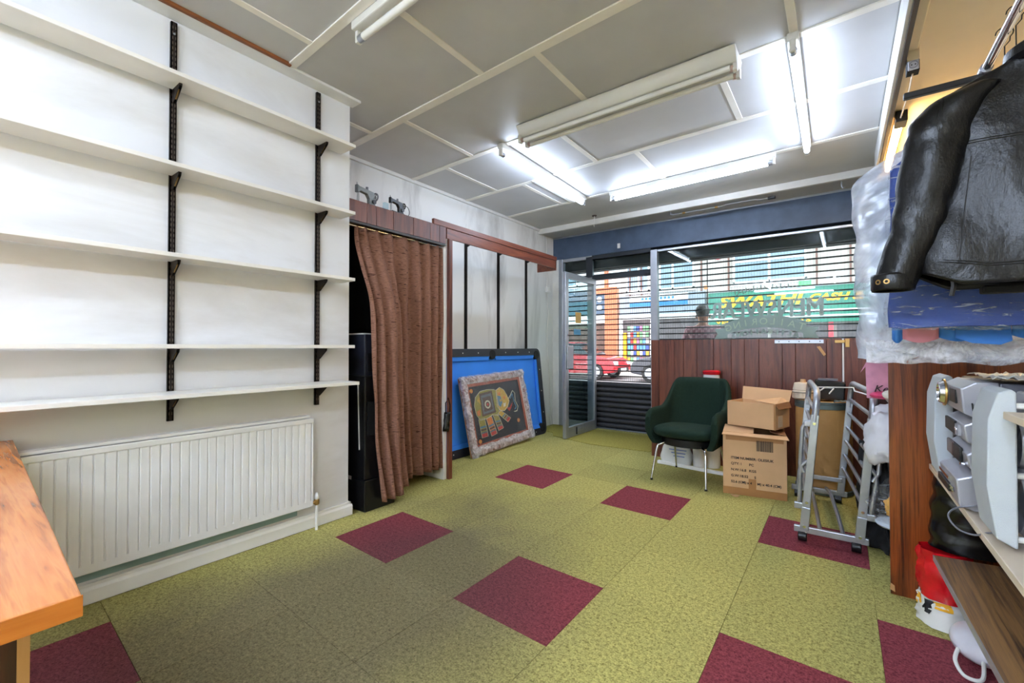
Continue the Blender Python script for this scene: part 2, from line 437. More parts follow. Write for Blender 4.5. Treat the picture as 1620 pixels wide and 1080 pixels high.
struct(B(XA - .3, XL, YB, YC, 0, H).build('wall_left', m_wall), 'white painted wall carrying the long shelves')
struct(B(XA - .12, XA, YC, YF + .1, 0, H).build('wall_alcove', m_alc), 'stained white wall of the alcove behind the pool table')
struct(B(XR, XR + .1, YB, YF + .1, 0, H).build('wall_right', m_cream))
struct(B(XA - .3, XR + .1, YB - .1, YB, 0, H).build('wall_back', m_wall))
ce = struct(B(XA - .3, XR + .1, YB - .1, 5.22, H, H + .1).build('ceiling', m_ceil), 'grey panelled ceiling with cream battens')
def sy(x, y): return y + SH * .95 * (x + 3.3)
rows = [-.3, .50, 1.33, 2.12, 2.90, 3.68, 4.46]
crossx = {0: [-1.7, -.5], 1: [-2.3, -1.36, -.2], 2: [-2.90, -1.73, -.55], 3: [-2.547, -1.36, -.185], 4: [-2.91, -1.735, -.575], 5: [-2.58, -1.38, -.2]}
for k, y in enumerate(rows):
    x0 = XL + .1 if y < YC - .3 else XA + .01
    hw = .024 if k != 3 else .03
    mb = MB(); a, b = x0, .25
    mb.hexa([(a, sy(a, y) - hw, H - .013), (b, sy(b, y) - hw, H - .013), (b, sy(b, y) + hw, H - .013), (a, sy(a, y) + hw, H - .013)],
            [(a, sy(a, y) - hw, H), (b, sy(b, y) - hw, H), (b, sy(b, y) + hw, H), (a, sy(a, y) + hw, H)])
    mb.build('ceiling_batten', m_batten, ce, bev=.002)
for k in range(len(rows) - 1):
    y0, y1 = rows[k], rows[k + 1]
    for x in crossx[k]:
        MB().box(x - .02, x + .02, sy(x, y0) + .022, sy(x, y1) - .022, H - .011, H).build('ceiling_batten', m_batten, ce, bev=.002)
    xs = [XL + .1 if y1 < YC - .3 else XA + .01] + crossx[k] + [.25]
    for a, b in zip(xs, xs[1:]):
        a2, b2 = a + .012, b - .012
        z0, z1 = H - .004 - .003 * R.random(), H
        mb = MB(); q = [(a2, sy(a2, y0) + .015), (b2, sy(b2, y0) + .015), (b2, sy(b2, y1) - .015), (a2, sy(a2, y1) - .015)]
        mb.hexa([(x, y, z0) for x, y in q], [(x, y, z1) for x, y in q]); mb.build('ceiling_panel', m_ceil, ce)
B(XA + .01, .25, 4.50 - .17, 5.20, H - .004, H).build('ceiling_panel', m_ceil2, ce) if False else None
mb = MB(); q = [(XA + .01, 4.50), (.25, 4.34), (.25, 5.20), (XA + .01, 5.20)]
mb.hexa([(x, y, H - .006) for x, y in q], [(x, y, H) for x, y in q]); mb.build('ceiling_panel', m_ceil2, ce)
B(XA + .01, .25, 4.38, 4.39, H - .001, H).build('ceiling_batten', m_batten, ce)

# coving and trims
struct(B(XA, XA + .028, YC, 5.2, H - .035, H).build('trim_1', m_trim, bev=.006))
struct(B(XL, XL + .10, YB, YC + .02, H - .02, H - .001).build('trim_2', m_white, bev=.004))
struct(B(XL + .10, XL + .122, YB, 1.29, H - .022, H - .001).build('trim_3', m_brownstrip, bev=.004), 'brown wooden strip edging the ceiling above the shelves')
mb = B(XL, XL + .014, YB, YC + .014, 0, .088).box(XA + .02, XL + .014, YC, YC + .014, 0, .088)
mb.prism([(XL + .014, YB, .075), (XL + .014, YB, .0), (XL + .022, YB, 0), (XL + .022, YB, .06)], (0, YC + .022 - YB, 0))
struct(mb.build('baseboard_left', m_white, bev=.003))
teal = struct(B(XL, XL + .004, -.2, 1.40, .10, .20).build('trim_4', m_teal), 'strip of old teal paint on the wall below the radiator')
# front beam, dropped soffit and slate-blue fascia
struct(B(XA, XR, 5.20, 5.245, 2.715, H).build('trim_5', m_trim, bev=.006), 'white boxed beam across the ceiling in front of the fascia')
struct(B(XA, XR, 5.245, 5.72, 2.735, H).build('trim_6', m_ceil2))
struct(B(XA, XR, 5.60, 5.72, 2.405, 2.735).build('wall_front', m_blue, bev=.004), 'slate blue painted fascia beam over the shopfront')
struct(B(XA, XR, 5.595, 5.612, 2.712, 2.735).build('trim_7', m_alu))
struct(B(XA, XR, 5.66, 6.05, 2.735, 3.4).build('wall_facade', m_shutter))
struct(B(XA - .1, XA + .10, 5.585, 5.70, 0, 2.405).build('wall_front_pier', m_trim, bev=.005))
p_ = B(-2.395, -2.355, 5.592, 5.60, 2.455, 2.52).build('blank_plate', m_trim, bev=.003); tag(p_, 'small pale blank plate fixed to the blue fascia', 'plate')
# sockets and wires on the alcove wall near the door
t = thing('light_switch', 'small white switch on the wall beside the shopfront jamb', 'switch', (XA + .001, 5.42, 1.90))
B(XA + .001, XA + .03, 5.38, 5.46, 1.92, 2.0).build('plate', m_white, t, bev=.004); B(XA + .03, XA + .036, 5.41, 5.43, 1.945, 1.975).build('rocker', m_white, t, bev=.002)
w_ = MB().tube([(XA + .008, 5.40, 2.72), (XA + .008, 5.41, 2.3), (XA + .008, 5.40, 2.0), (XA + .01, 5.44, 1.6), (XA + .008, 5.41, 1.2), (XA + .012, 5.47, .7), (XA + .03, 5.45, .2), (XA + .03, 5.5, .012)], .005, 6).build('cable', m_trim, smooth=True)
tag(w_, 'thin white cable hanging down the wall beside the door', 'cable')
w_ = MB().tube([(-3.33, 5.57, 2.40), (-3.31, 5.56, 2.36), (-3.32, 5.565, 2.2)], .004, 6)
jb = B(XA + .002, XA + .05, 5.10, 5.19, 2.28, 2.40).build('junction_box', m_white, bev=.005); tag(jb, 'white box on the wall just above the end of the long valance', 'box')

# ------------------------------------------------------------------ shopfront
def fbar(mb, x0, x1, z0, z1, y0=5.60, y1=5.67): return mb.box(x0, x1, y0, y1, z0, z1)
win = sroot('window_1', (-.85, 5.63, 1.2)); tag(win, 'large display window with frosted lettering seen from behind')
mb = MB(); fbar(mb, -1.945, -1.862, .0, 2.372, 5.585, 5.675); fbar(mb, -1.862, .9, 2.343, 2.372); fbar(mb, .86, .94, 0, 2.37); fbar(mb, -1.862, .86, .35, .40)
mb.build('window_frame', m_alu, win, bev=.004)
B(-1.862, .86, 5.632, 5.638, .40, 2.343).build('pane', m_glass, win)
# lettering on the glass: reads from the street, so mirrored in here
ex, ez = (-1, 0, 0), (0, 0, 1)
text('lettering', 'MENSWEAR', .285, m_vinyl, win, ex, ez, (-.685, 5.644, 1.46), width=1.09, fat=.008)
pts = []
for k in range(161):      # looping script stroke, too faded to read
    f = k / 80 - 1; a = k * .72; pts.append((-.64 + .345 * f + .010 * math.cos(a), 5.643, 1.80 - .05 * f * f + (.022 + .012 * math.sin(k * .31)) * math.sin(a)))
MB().tube(pts, .0045, 6).build('script_stroke', m_vinyl, win, smooth=True)
mb = MB()
def arc(f, z): return (-.69 + .40 * f, 5.642, z + .085 * (1 - f * f))
def arcq(f0, f1, za, zb, n=14):
    a = [arc(f0 + (f1 - f0) * k / n, za) for k in range(n + 1)]; b = [arc(f0 + (f1 - f0) * k / n, zb) for k in range(n + 1)]
    for k in range(n): mb.prism([a[k], a[k + 1], b[k + 1], b[k]], (0, .001, 0))
arcq(-1, 1, 1.268, 1.405)
for s in (-1, 1): mb.prism([(-.69 + s * .37, 5.640, 1.315), (-.69 + s * .37, 5.640, 1.235), (-.69 + s * .51, 5.640, 1.225), (-.69 + s * .475, 5.640, 1.285), (-.69 + s * .51, 5.640, 1.345), (-.69 + s * .40, 5.640, 1.35)], (0, .001, 0))
mb.build('banner', m_vinyl, win)
for i, ch in enumerate('TAILORING'):
    f = (i - 4) / 4.6; text('lettering', ch, .105, m_vinyl2, win, (-1, 0, .0 - .34 * f), (-.34 * f, 0, 1), (-.69 - .40 * f, 5.6395, 1.30 + .085 * (1 - f * f)))
for i, ch in enumerate('ALTERATIONS'):
    f = (i - 5) / 5; text('lettering', ch, .085, m_vinyl, win, (-1, 0, -.2 * f), (-.2 * f, 0, 1), (-.69 - .30 * f, 5.644, 1.232 + .045 * (1 - f * f)), fat=.005)

win2 = sroot('window_2', (-3.0, 5.63, 0))
mb = MB(); fbar(mb, -3.30, -3.235, 0, 2.405, 5.585, 5.675); fbar(mb, -2.845, -2.775, 2.07, 2.405); fbar(mb, -2.845, -2.75, 0, 2.07); fbar(mb, -3.235, -2.845, 2.36, 2.405); fbar(mb, -3.235, -2.845, 0, .09)
mb.build('window_frame', m_alu, win2, bev=.004)
B(-3.235, -2.845, 5.632, 5.638, .09, 2.36).build('pane', m_glass, win2)
B(-2.86, -2.76, 5.59, 5.60, 2.1, 2.39).build('cover_strip', m_alu_d, win2, bev=.003)
win3 = sroot('window_3', (-2.35, 5.63, 2.1))
mb = MB(); fbar(mb, -2.775, -1.945, 2.06, 2.125); fbar(mb, -2.775, -1.945, 2.35, 2.405)
mb.build('window_frame', m_alu_d, win3, bev=.004); B(-2.775, -1.945, 5.632, 5.638, 2.125, 2.35).build('pane', m_glass, win3)
cl = B(-2.02, -1.96, 5.56, 5.60, 2.045, 2.085).build('door_catch', m_black, win3, bev=.004)
# the glazed door leaf, open into the shop at right angles
dr = sroot('door_1', (-2.72, 5.58, 0)); tag(dr, 'aluminium framed glass door standing open into the shop')
xa, xb, ya, yb = -2.745, -2.70, 4.74, 5.585
mb = MB().box(xa, xb, ya, ya + .075, .01, 2.06).box(xa, xb, yb - .06, yb, .01, 2.06).box(xa, xb, ya + .075, yb - .06, 1.985, 2.06).box(xa, xb, ya + .075, yb - .06, .01, .14)
mb.build('leaf_frame', m_alu, dr, bev=.004)
B(-2.725, -2.719, ya + .075, yb - .06, .14, 1.985).build('pane', m_glass, dr)
B(-2.700, -2.685, ya + .02, ya + .17, .86, 1.15).build('push_plate', m_alu, dr, bev=.006)
B(-2.762, -2.745, ya + .02, ya + .12, .86, 1.15).build('pull_plate', m_alu, dr, bev=.006)
MB().cyl((-2.70, ya + .04, 1.28), (-2.685, ya + .04, 1.28), .013).build('lock', m_chrome, dr, smooth=True)
B(-2.70, -2.69, ya + .26, ya + .275, .03, .12).build('bolt', m_black, dr); B(-2.70, -2.693, ya + .29, ya + .50, .05, .10).build('kick_plate', m_alu, dr, bev=.003)
m_st1 = plain('amber_reflection', (176, 140, 60), .5); m_st2 = plain('sky_blue_reflection', (60, 134, 176), .5)
B(-2.7186, -2.7176, 5.02, 5.17, 1.44, 1.58).build('sticker_or_reflection', m_st1, dr); B(-2.7186, -2.7176, 4.98, 5.16, 1.29, 1.36).build('sticker_or_reflection', m_st2, dr)  # colour patches on the pane stand in for reflections in the glass

# roller shutter outside: open laths above, solid laths below
sh = thing('roller_shutter', 'steel roller shutter of open and solid laths closed outside the glass', 'shutter', (-1.2, 5.80, 0))
mb = MB(); mb.box(-3.42, 1.0, 5.79, 5.815, -.007, .007)
n = int(4.42 / .03)
for k in range(n): mb.box(-3.41 + k * .03, -3.4085 + k * .03, 5.801, 5.804, .007, .068)
open_me = mb.mesh('open_lath', (0, 5.80, 0)); open_me.materials.append(m_shutbar)
z = .66
while z < 2.60:
    inst('open_lath', open_me, (1.2, 0, z), sh); z += .0715
mb = MB(); prof = [(.012, 0), (-.004, .006), (-.016, .022), (-.018, .04), (-.010, .058), (.006, .070), (.012, .072)]
mb.prism([(-3.42, 5.80 + a, h) for a, h in prof], (4.42, 0, 0))
sol = mb.mesh('solid_lath', (0, 5.80, 0), smooth=50); sol.materials.append(m_shutter)
for k in range(9): inst('solid_lath', sol, (1.2, 0, .0 + k * .0715), sh)
B(-3.42, 1.0, 5.76, 5.84, -.10, .0).build('bottom_rail', m_alu, sh, bev=.004)
B(-3.42, 1.0, 5.70, 5.98, 2.235, 2.70).build('shutter_box', m_matblack, sh)
for x in (-3.45, 1.0): B(x - .03, x + .03, 5.76, 5.84, -.1, 2.5).build('guide_rail', m_shutter, sh)
# ------------------------------------------------------------------ light fittings
def batten_light(label, p0, p1, zt=2.70, lit=True, wide=.055, back=False):
    """single-tube batten fitting from p0 to p1 (plan points), tube centre at zt"""
    a, b = Vector((*p0, 0)), Vector((*p1, 0)); d = (b - a).normalized(); mid = (a + b) / 2
    t = thing('tube_light', label, 'light', (mid.x, mid.y, zt - .03), 'fluorescent tube lights')
    zt2 = H - .007
    mb = MB().bar(Vector((a.x, a.y, zt2 - .022)), Vector((b.x, b.y, zt2 - .022)), wide, .044); mb.build('housing', m_tubebody, t, bev=.006)
    for e, s in ((a, 1), (b, -1)):
        q = e + d * s * .012
        mb = MB().bar(Vector((q.x, q.y, zt - .018)), Vector((q.x, q.y, zt2 - .04)), .03, .022, up=d); mb.build('lamp_holder', m_tubebody, t, bev=.004)
    u, v = a + d * .03, b - d * .03
    MB().cyl((u.x, u.y, zt), (v.x, v.y, zt), .0185, n=10).build('tube', (m_tube_back if back else m_tube) if lit else m_unlit, t, smooth=True)
    for q, s in ((a, 1), (b, -1)):
        q = q + d * s * .022
        e = q + d * s * .035; MB().cyl((q.x, q.y, zt), (e.x, e.y, zt), .0195, n=14).build('end_cap', m_alu, t, smooth=True)
    return t
batten_light('unlit white tube light at the top edge above the shelves', (-1.98, 1.335), (-.44, 1.28), lit=False, wide=.075)
batten_light('lit tube light on the ceiling nearest the alcove, pointing at the door', (-2.20, 2.80), (-2.25, 4.36))
batten_light('lit tube light on the ceiling parallel to the blue fascia', (-1.96, 4.40), (-.43, 4.33))
batten_light('lit tube light on the ceiling nearest the hanging jacket', (-.19, 2.72), (-.205, 4.29))
batten_light('unseen fill tube added behind the camera on the shelf side', (-1.5, -.9), (-1.5, -2.42), back=True)  # from here on, unseen fittings added to brighten the walls and ceiling
batten_light('unseen fill tube added behind the camera on the canopy side', (-.1, -.5), (-.1, -2.02), back=True)
batten_light('unseen fill tube added across the middle of the back shop', (-2.0, -2.8), (-.48, -2.8), back=True)
batten_light('unseen fill tube added across the far end of the back shop', (-1.6, -3.8), (-.08, -3.8), back=True)
# twin fitting with angled reflector, not lit
t = thing('twin_tube_light', 'long unlit twin tube fitting with angled white reflector', 'light', (-1.2, 2.74, 2.66))
mb = MB(); pr = [(-.10, H - .012), (.10, H - .012), (.103, H - .022), (.055, 2.70), (-.055, 2.70), (-.103, H - .022)]
mb.prism([(-1.925, 2.745 + y, z) for y, z in pr], (1.48, -.02, 0)); mb.build('reflector', m_tubebody, t, bev=.005)
for s in (-1, 1):
    MB().cyl((-1.89, 2.745 + s * .045, 2.680), (-.48, 2.725 + s * .045, 2.680), .0165, n=14).build('tube', m_unlit, t, smooth=True)
    for x in (-1.918, -.456): B(x - .012, x + .012, 2.735 + s * .045 - .017, 2.735 + s * .045 + .017, 2.66, 2.72).build('lamp_holder', m_trim, t, bev=.004)
    for x in (-1.912, -.474): MB().cyl((x - .012, 2.735 + s * .045, 2.680), (x + .014, 2.735 + s * .045, 2.680), .0172, n=12).build('end_cap', plain('pink_end_cap', (196, 168, 158), .5), t, smooth=True)
# small white cover on the ceiling behind the tube
t = B(-2.44, -2.395, 3.62, 4.42, H - .025, H - .006).build('cable_trunking', m_trim, bev=.004); tag(t, 'short white cable trunking on the ceiling beside the tube nearest the alcove', 'trunking')
# pull hook and pipe under the front beam
t = thing('ceiling_hook', 'small dark ceiling rose with a wire hook before the blue fascia', 'hook', (-2.47, 5.06, 2.66))
MB().lathe([(.025, H - .02), (.03, H - .008), (.0, H - .006)], 14, (-2.47, 5.06, 0)).build('rose', m_darkbrown, t, smooth=True)
MB().tube([(-2.47, 5.06, H - .02), (-2.47, 5.06, 2.70), (-2.462, 5.06, 2.685), (-2.478, 5.06, 2.675), (-2.47, 5.06, 2.64)], .004, 6).build('wire', m_trim, t, smooth=True)
t = thing('conduit_pipe', 'thin bent metal pipe fixed below the white ceiling beam', 'pipe', (-1.0, 5.30, 2.69))
MB().tube([(-1.60, 5.30, 2.73), (-1.60, 5.30, 2.70), (-1.57, 5.30, 2.69), (-1.05, 5.30, 2.69), (-1.0, 5.30, 2.70), (-.72, 5.30, 2.70), (-.68, 5.30, 2.69), (-.55, 5.30, 2.69)], .008, 8).build('pipe', m_alu, t, smooth=True)
for x in (-1.45, -1.1): MB().cyl((x - .015, 5.30, 2.69), (x + .015, 5.30, 2.69), .013, n=10).build('coupling', m_brass, t, smooth=True)
B(-.60, -.53, 5.28, 5.32, 2.675, 2.70).build('valve', m_black, t, bev=.004)
t = MB().tube([(.02, 5.30, 2.735), (.02, 5.30, 2.68), (.03, 5.30, 2.66), (.045, 5.30, 2.67)], .006, 6).build('cup_hook', m_alu, smooth=True); tag(t, 'bent wire hook under the white beam near the garments', 'hook')

# ------------------------------------------------------------------ wall shelving
def upright(label, x, y, z0, z1, w_=.026, d=.018, dy=0, slots=True, group='slotted shelf uprights'):
    t = thing('shelf_upright', label, 'upright', (x, y, z0), group)
    mb = MB().box(x, x + .004, y - w_ / 2, y + w_ / 2, z0, z1).box(x, x + d, y - w_ / 2, y - w_ / 2 + .006, z0, z1).box(x, x + d, y + w_ / 2 - .006, y + w_ / 2, z0, z1)
    mb.box(x + d - .004, x + d, y - w_ / 2, y + w_ / 2, z0, z1)
    mb.build('channel', m_upright, t)
    if slots:
        mb = MB(); z = z0 + .03
        while z < z1 - .03:
            for s in (-1, 1): mb.box(x + d - .001, x + d + .0006, y + s * .006 - .002, y + s * .006 + .002, z, z + .014)
            z += .026
        o = mb.build('slots', plain('slot_grey_brown', (92, 80, 70), .6, var=0), t); o['kind'] = 'stuff'  # flat slot marks, lighter than the channel
    for z in (z0 + .35, z1 - .06): MB().cyl((x + d, y, z), (x + d + .003, y, z), .005, n=8).build('screw', m_alu, t)
    return t
U = [(.753, 'nearer the counter'), (1.517, 'nearer the wall corner')]
for y, n_ in U: upright('dark slotted shelf upright ' + n_, XL, y, .765, 2.755)
SHV = [('top', 2.412, .165), ('second', 1.980, .165), ('middle', 1.553, .165), ('fourth', 1.124, .165), ('lowest', .893, .215)]
for n_, z, dp in SHV:
    o = B(XL + .019, XL + .019 + dp, -.35, 1.675, z, z + .02).build('wall_shelf', m_shelf, bev=.002)
    tag(o, f'{n_} of the five long white shelves on the left wall', 'shelf', 'long white wall shelves')
    for y, u in U:
        x = XL + .0195
        t = thing('shelf_bracket', f'dark steel bracket under the {n_} long shelf on the upright {u}', 'bracket', (x, y, z - .06), 'shelf brackets')
        mb = MB(); tri = [(0, -.068), (.018, -.068), (.095, -.016), (.10, -.001), (0, -.001)]
        for s in (-.0065, .0045): mb.prism([(x + a, y + s, z + b) for a, b in tri], (0, .002, 0))
        mb.build('bracket_plate', m_upright, t)
        B(x + .002, x + .10, y - .0045, y + .0045, z - .010, z - .001).build('top_flange', m_upright, t)
        MB().prism([(x + .018, y - .004, z - .045), (x + .026, y - .004, z - .055), (x + .07, y - .004, z - .022), (x + .062, y - .004, z - .014)], (0, .008, 0)).build('inner_brace', m_brass, t)
# ------------------------------------------------------------------ radiator
t = thing('radiator', 'long white panel radiator on the wall under the shelves', 'radiator', (XL + .06, .7, .15))
ra, rb, x0, x1 = -.30, 1.462, XL + .05, XL + .078
mb = MB(); nr = 44; pitch = (rb - ra - .03) / nr; ring = []
for k in range(nr):
    y = ra + .015 + k * pitch
    for f, xx in ((0, x1 - .006), (.05, x1 - .006), (.14, x1), (.91, x1), (1.0, x1 - .006)): ring.append((xx, y + f * pitch))
ring = [(x0, ra + .015)] + ring + [(x0, ra + .015 + nr * pitch)]
mb.prism([(a, b, .19) for a, b in ring], (0, 0, .475)); mb.build('panel', m_rad, t)
mb = B(x0 - .004, x1 + .004, ra, rb, .665, .695).box(x0, x1, ra, rb, .155, .195).box(x0, x1 + .001, rb - .012, rb, .16, .69).box(x0, x1 + .001, ra, ra + .012, .16, .69)
mb.build('rim', m_rad, t, bev=.005)
B(XL + .02, x1 - .004, ra + .02, rb - .02, .698, .712).build('top_edge', m_rad, t, bev=.003)
for y in (0, 1.1): B(XL + .001, x0, y - .02, y + .02, .25, .6).build('wall_bracket', m_rad, t)
v = thing('radiator_valve', 'small white radiator valve with brass nut and pipe', 'valve', (XL + .065, 1.49, 0))
MB().cyl((XL + .065, 1.49, .0), (XL + .065, 1.49, .16), .0085, n=12).build('pipe', m_white, v, smooth=True)
MB().cyl((XL + .065, 1.462, .172), (XL + .065, 1.49, .172), .010, n=10).build('tail', m_brass, v, smooth=True)
MB().lathe([(.013, .155), (.016, .16), (.016, .185), (.012, .19)], 6, (XL + .065, 1.49, 0)).build('nut', m_brass, v)
MB().lathe([(.011, .19), (.014, .195), (.013, .215), (.006, .228), (.001, .23)], 12, (XL + .065, 1.49, 0)).build('cap', m_white, v, smooth=True)

# ------------------------------------------------------------------ counter in the left foreground
t = thing('shop_counter', 'orange teak laminate counter top on dark boards, left foreground', 'counter', (-1.8, -.3, 0))
MB().prism([(XL + .02, .235, .73), (-.915, .152, .73), (-.905, -.75, .73), (XL + .02, -.75, .73)], (0, 0, .03)).build('worktop', m_counter, t, bev=.003)
MB().prism([(-.914, .1525, .729), (-.911, .1525, .729), (-.901, -.75, .729), (-.904, -.75, .729)], (0, 0, .031)).build('edge_lipping', m_lip, t)
B(-1.05, -1.03, -.75, .098, 0, .73).build('front_board', m_counter_d, t)
B(-1.052, -1.029, .098, .112, 0, .73).build('bare_edge', m_pine, t)
# ------------------------------------------------------------------ curtain corner
va = thing('curtain_valance', 'rosewood panelled valance above the brown curtain', 'valance', (-2.72, 2.2, 2.0))
ys = [1.757, 1.905, 1.985, 2.135, 2.33, 2.51, 2.615, 2.69]
for a, b in zip(ys, ys[1:]):
    B(-2.715, -2.70 + .003 * R.random(), a + .0015, b - .0015, 2.012, 2.155).build('panel', m_rose, va, bev=.001)
B(-2.72, -2.698, 1.757, 2.69, 1.992, 2.010).build('bottom_strip', m_black, va, bev=.002)
B(-3.395, -2.715, 1.757, 2.725, 2.137, 2.155).build('top_board', m_pine, va)  # carried back to the wall to block light behind the curtain
cr = MB().cyl((-2.74, 1.76, 1.985), (-2.74, 2.70, 1.985), .009, n=10).build('curtain_rod', m_chrome, smooth=True); tag(cr, 'thin curtain rod behind the panelled valance', 'rod')
vb = thing('alcove_valance', 'long rosewood valance board over the pool table alcove', 'valance', (-2.72, 3.5, 2.05))
B(-2.718, -2.700, 2.70, 4.52, 2.062, 2.150).build('lower_board', m_rose_h, vb, bev=.002)
B(-2.722, -2.694, 2.545, 4.52, 2.152, 2.200).build('upper_board', m_rose_h, vb, bev=.003)
B(-2.96, -2.70, 4.50, 4.52, 2.04, 2.150).build('end_board', m_rose_h, vb, bev=.002)
po = thing('alcove_post', 'slim rosewood post with a white side between curtain and alcove', 'post', (-2.71, 2.745, 0))
B(-2.725, -2.695, 2.725, 2.765, 0, 2.062).build('front_face', m_rose, po, bev=.002)
B(-3.39, -2.725, 2.69, 2.725, 0, 2.135).build('side_board', m_white, po, bev=.002)  # extended inward past its visible edge to keep the curtain space dark
for y, n_ in ((3.69, 'nearest the curtain'), (4.28, 'in the middle of the three'), (4.88, 'nearest the shop door')):
    upright('black wall upright in the alcove, ' + n_, XA, y, .75, 2.36, w_=.03, d=.022, slots=False, group='alcove uprights')
    mb = MB().prism([(XA + .022, y - .006, 2.255), (XA + .12, y - .006, 2.29), (XA + .12, y - .006, 2.30), (XA + .022, y - .006, 2.30)], (0, .012, 0))
    tag(mb.build('shelf_bracket', m_black), 'black bracket at the top of the alcove upright ' + n_, 'bracket', 'alcove brackets')

# curtain: hanging folds, pulled out over the black cabinet at its lower left
def curtain_pt(u, v):
    top, bot = 1.985, .055 + .0 * u
    z = top + (bot - top) * v
    y0 = 1.815 + .07 * v + .06 * max(0, (v - .7) / .3) ** 1.5 - .04 * math.sin(math.pi * min(1, v * 1.6)) * 0; y1 = 2.685 - .0 * v
    y = y0 + (y1 - y0) * u
    ph = 2 * math.pi * 8.2 * (u + .05 * math.sin(6 * u) + .02 * nz(u * 5, v * 2))
    amp = .018 + .012 * v + .010 * nz(u * 6, 3.1)
    sm = lambda q: (lambda k: k * k * (3 - 2 * k))(min(1, max(0, q)))
    bulge = .175 * sm(v / .36) * (1 - sm((u - .26) / .24))
    x = -2.745 + amp * math.sin(ph) + bulge + .012 * nz(u * 9, v * 5, 2)
    lift = .0 if u < .2 else .045 * min(1, (u - .2) / .1)
    z = z + lift * v * (1 if u > .2 else 0)
    if u < .08: y += (.05 * nz(0, v * 7, 8) + .02) * (1 - u / .08) * (1 - v)
    return (x, y, z)
def curtain_mat():
    t = NT('brown_slub_cloth'); c = t.coords('World')
    n = t.noise(t.mapping(c, (6, 6, 150)), 1.0, 3, .7); n2 = t.noise(t.mapping(c, (40, 40, 260)), 1.0, 2)
    n3 = t.noise(t.mapping(c, (10, 10, 60)), 1.6, 2, .5)
    base = t.ramp(n2, [(.3, (118, 82, 66)), (.7, (156, 114, 96))])
    t.base(t.mix(t.ramp(n3, [(.64, (0, 0, 0, 1)), (.69, (.8, .8, .8, 1))]), base, (54, 26, 22)))
    t.bump(n, .3, .004); return t.set(.92, 0, .15)
m_curtain = curtain_mat()
cu = MB().grid(200, 44, curtain_pt).build('curtain', m_curtain, smooth=80, solid=.004); tag(cu, 'brown full-length curtain hanging in folds beside the alcove', 'curtain')
o = MB().grid(30, 12, lambda u, v: (-3.2 + .02 * math.sin(40 * u), 1.78 + .88 * u, .02 + 2.09 * v)).build('shade_sheet', m_blackcloth, smooth=80, solid=.004); tag(o, 'black sheet added for the dark shade behind the curtain', 'cloth')  # black sheet stands in for the deep shade behind the curtain
# black cabinet behind the curtain
t = thing('black_speaker_cabinet', 'tall black cabinet half hidden behind the brown curtain', 'cabinet', (-2.78, 1.96, 0))
B(-2.93, -2.615, 1.835, 2.09, .0, .215).build('plinth', m_black, t, bev=.006)
B(-2.93, -2.625, 1.84, 2.085, .217, .93).build('body', m_black, t, bev=.008)
B(-2.93, -2.635, 1.845, 2.08, .932, 1.22).build('top_section', plain('dark_blue_grey_plastic', (30, 32, 42), .4), t, bev=.008)
B(-2.92, -2.66, 1.85, 2.05, 1.22, 1.228).build('top_papers', m_paper, t)
MB().bar((-2.70, 1.838, .885), (-2.68, 1.838, .42), .012, .003, up=(1, 0, 0)).build('silver_strip', m_trim, t)
B(-2.625, -2.62, 1.86, 1.95, .52, .75).build('side_panel', m_blackcloth, t); B(-2.632, -2.628, 1.865, 1.96, .96, 1.09).build('side_panel', m_black, t, bev=.003)
B(-2.80, -2.77, 1.833, 1.836, .20, .225).build('badge', m_white, t)
for z in (.93,): B(-2.93, -2.612, 1.832, 2.092, z - .004, z + .004).build('ridge', m_matblack, t)
t = MB().grid(14, 8, lambda u, v: (-2.70 + .035 * math.sin(math.pi * u) + .01 * nz(u * 4, v * 4), 2.655 + .06 * u + .02 * v, .42 + .16 * v), ).build('black_bag', m_blackbag, smooth=True, solid=.006)
tag(t, 'small black bag hanging at the right edge of the curtain', 'bag')
st = MB().tube([(-2.68, 2.67, .57), (-2.675, 2.665, .66), (-2.672, 2.69, .70), (-2.675, 2.715, .64), (-2.68, 2.72, .57)], .005, 6).build('strap', m_blackbag, t, smooth=True)

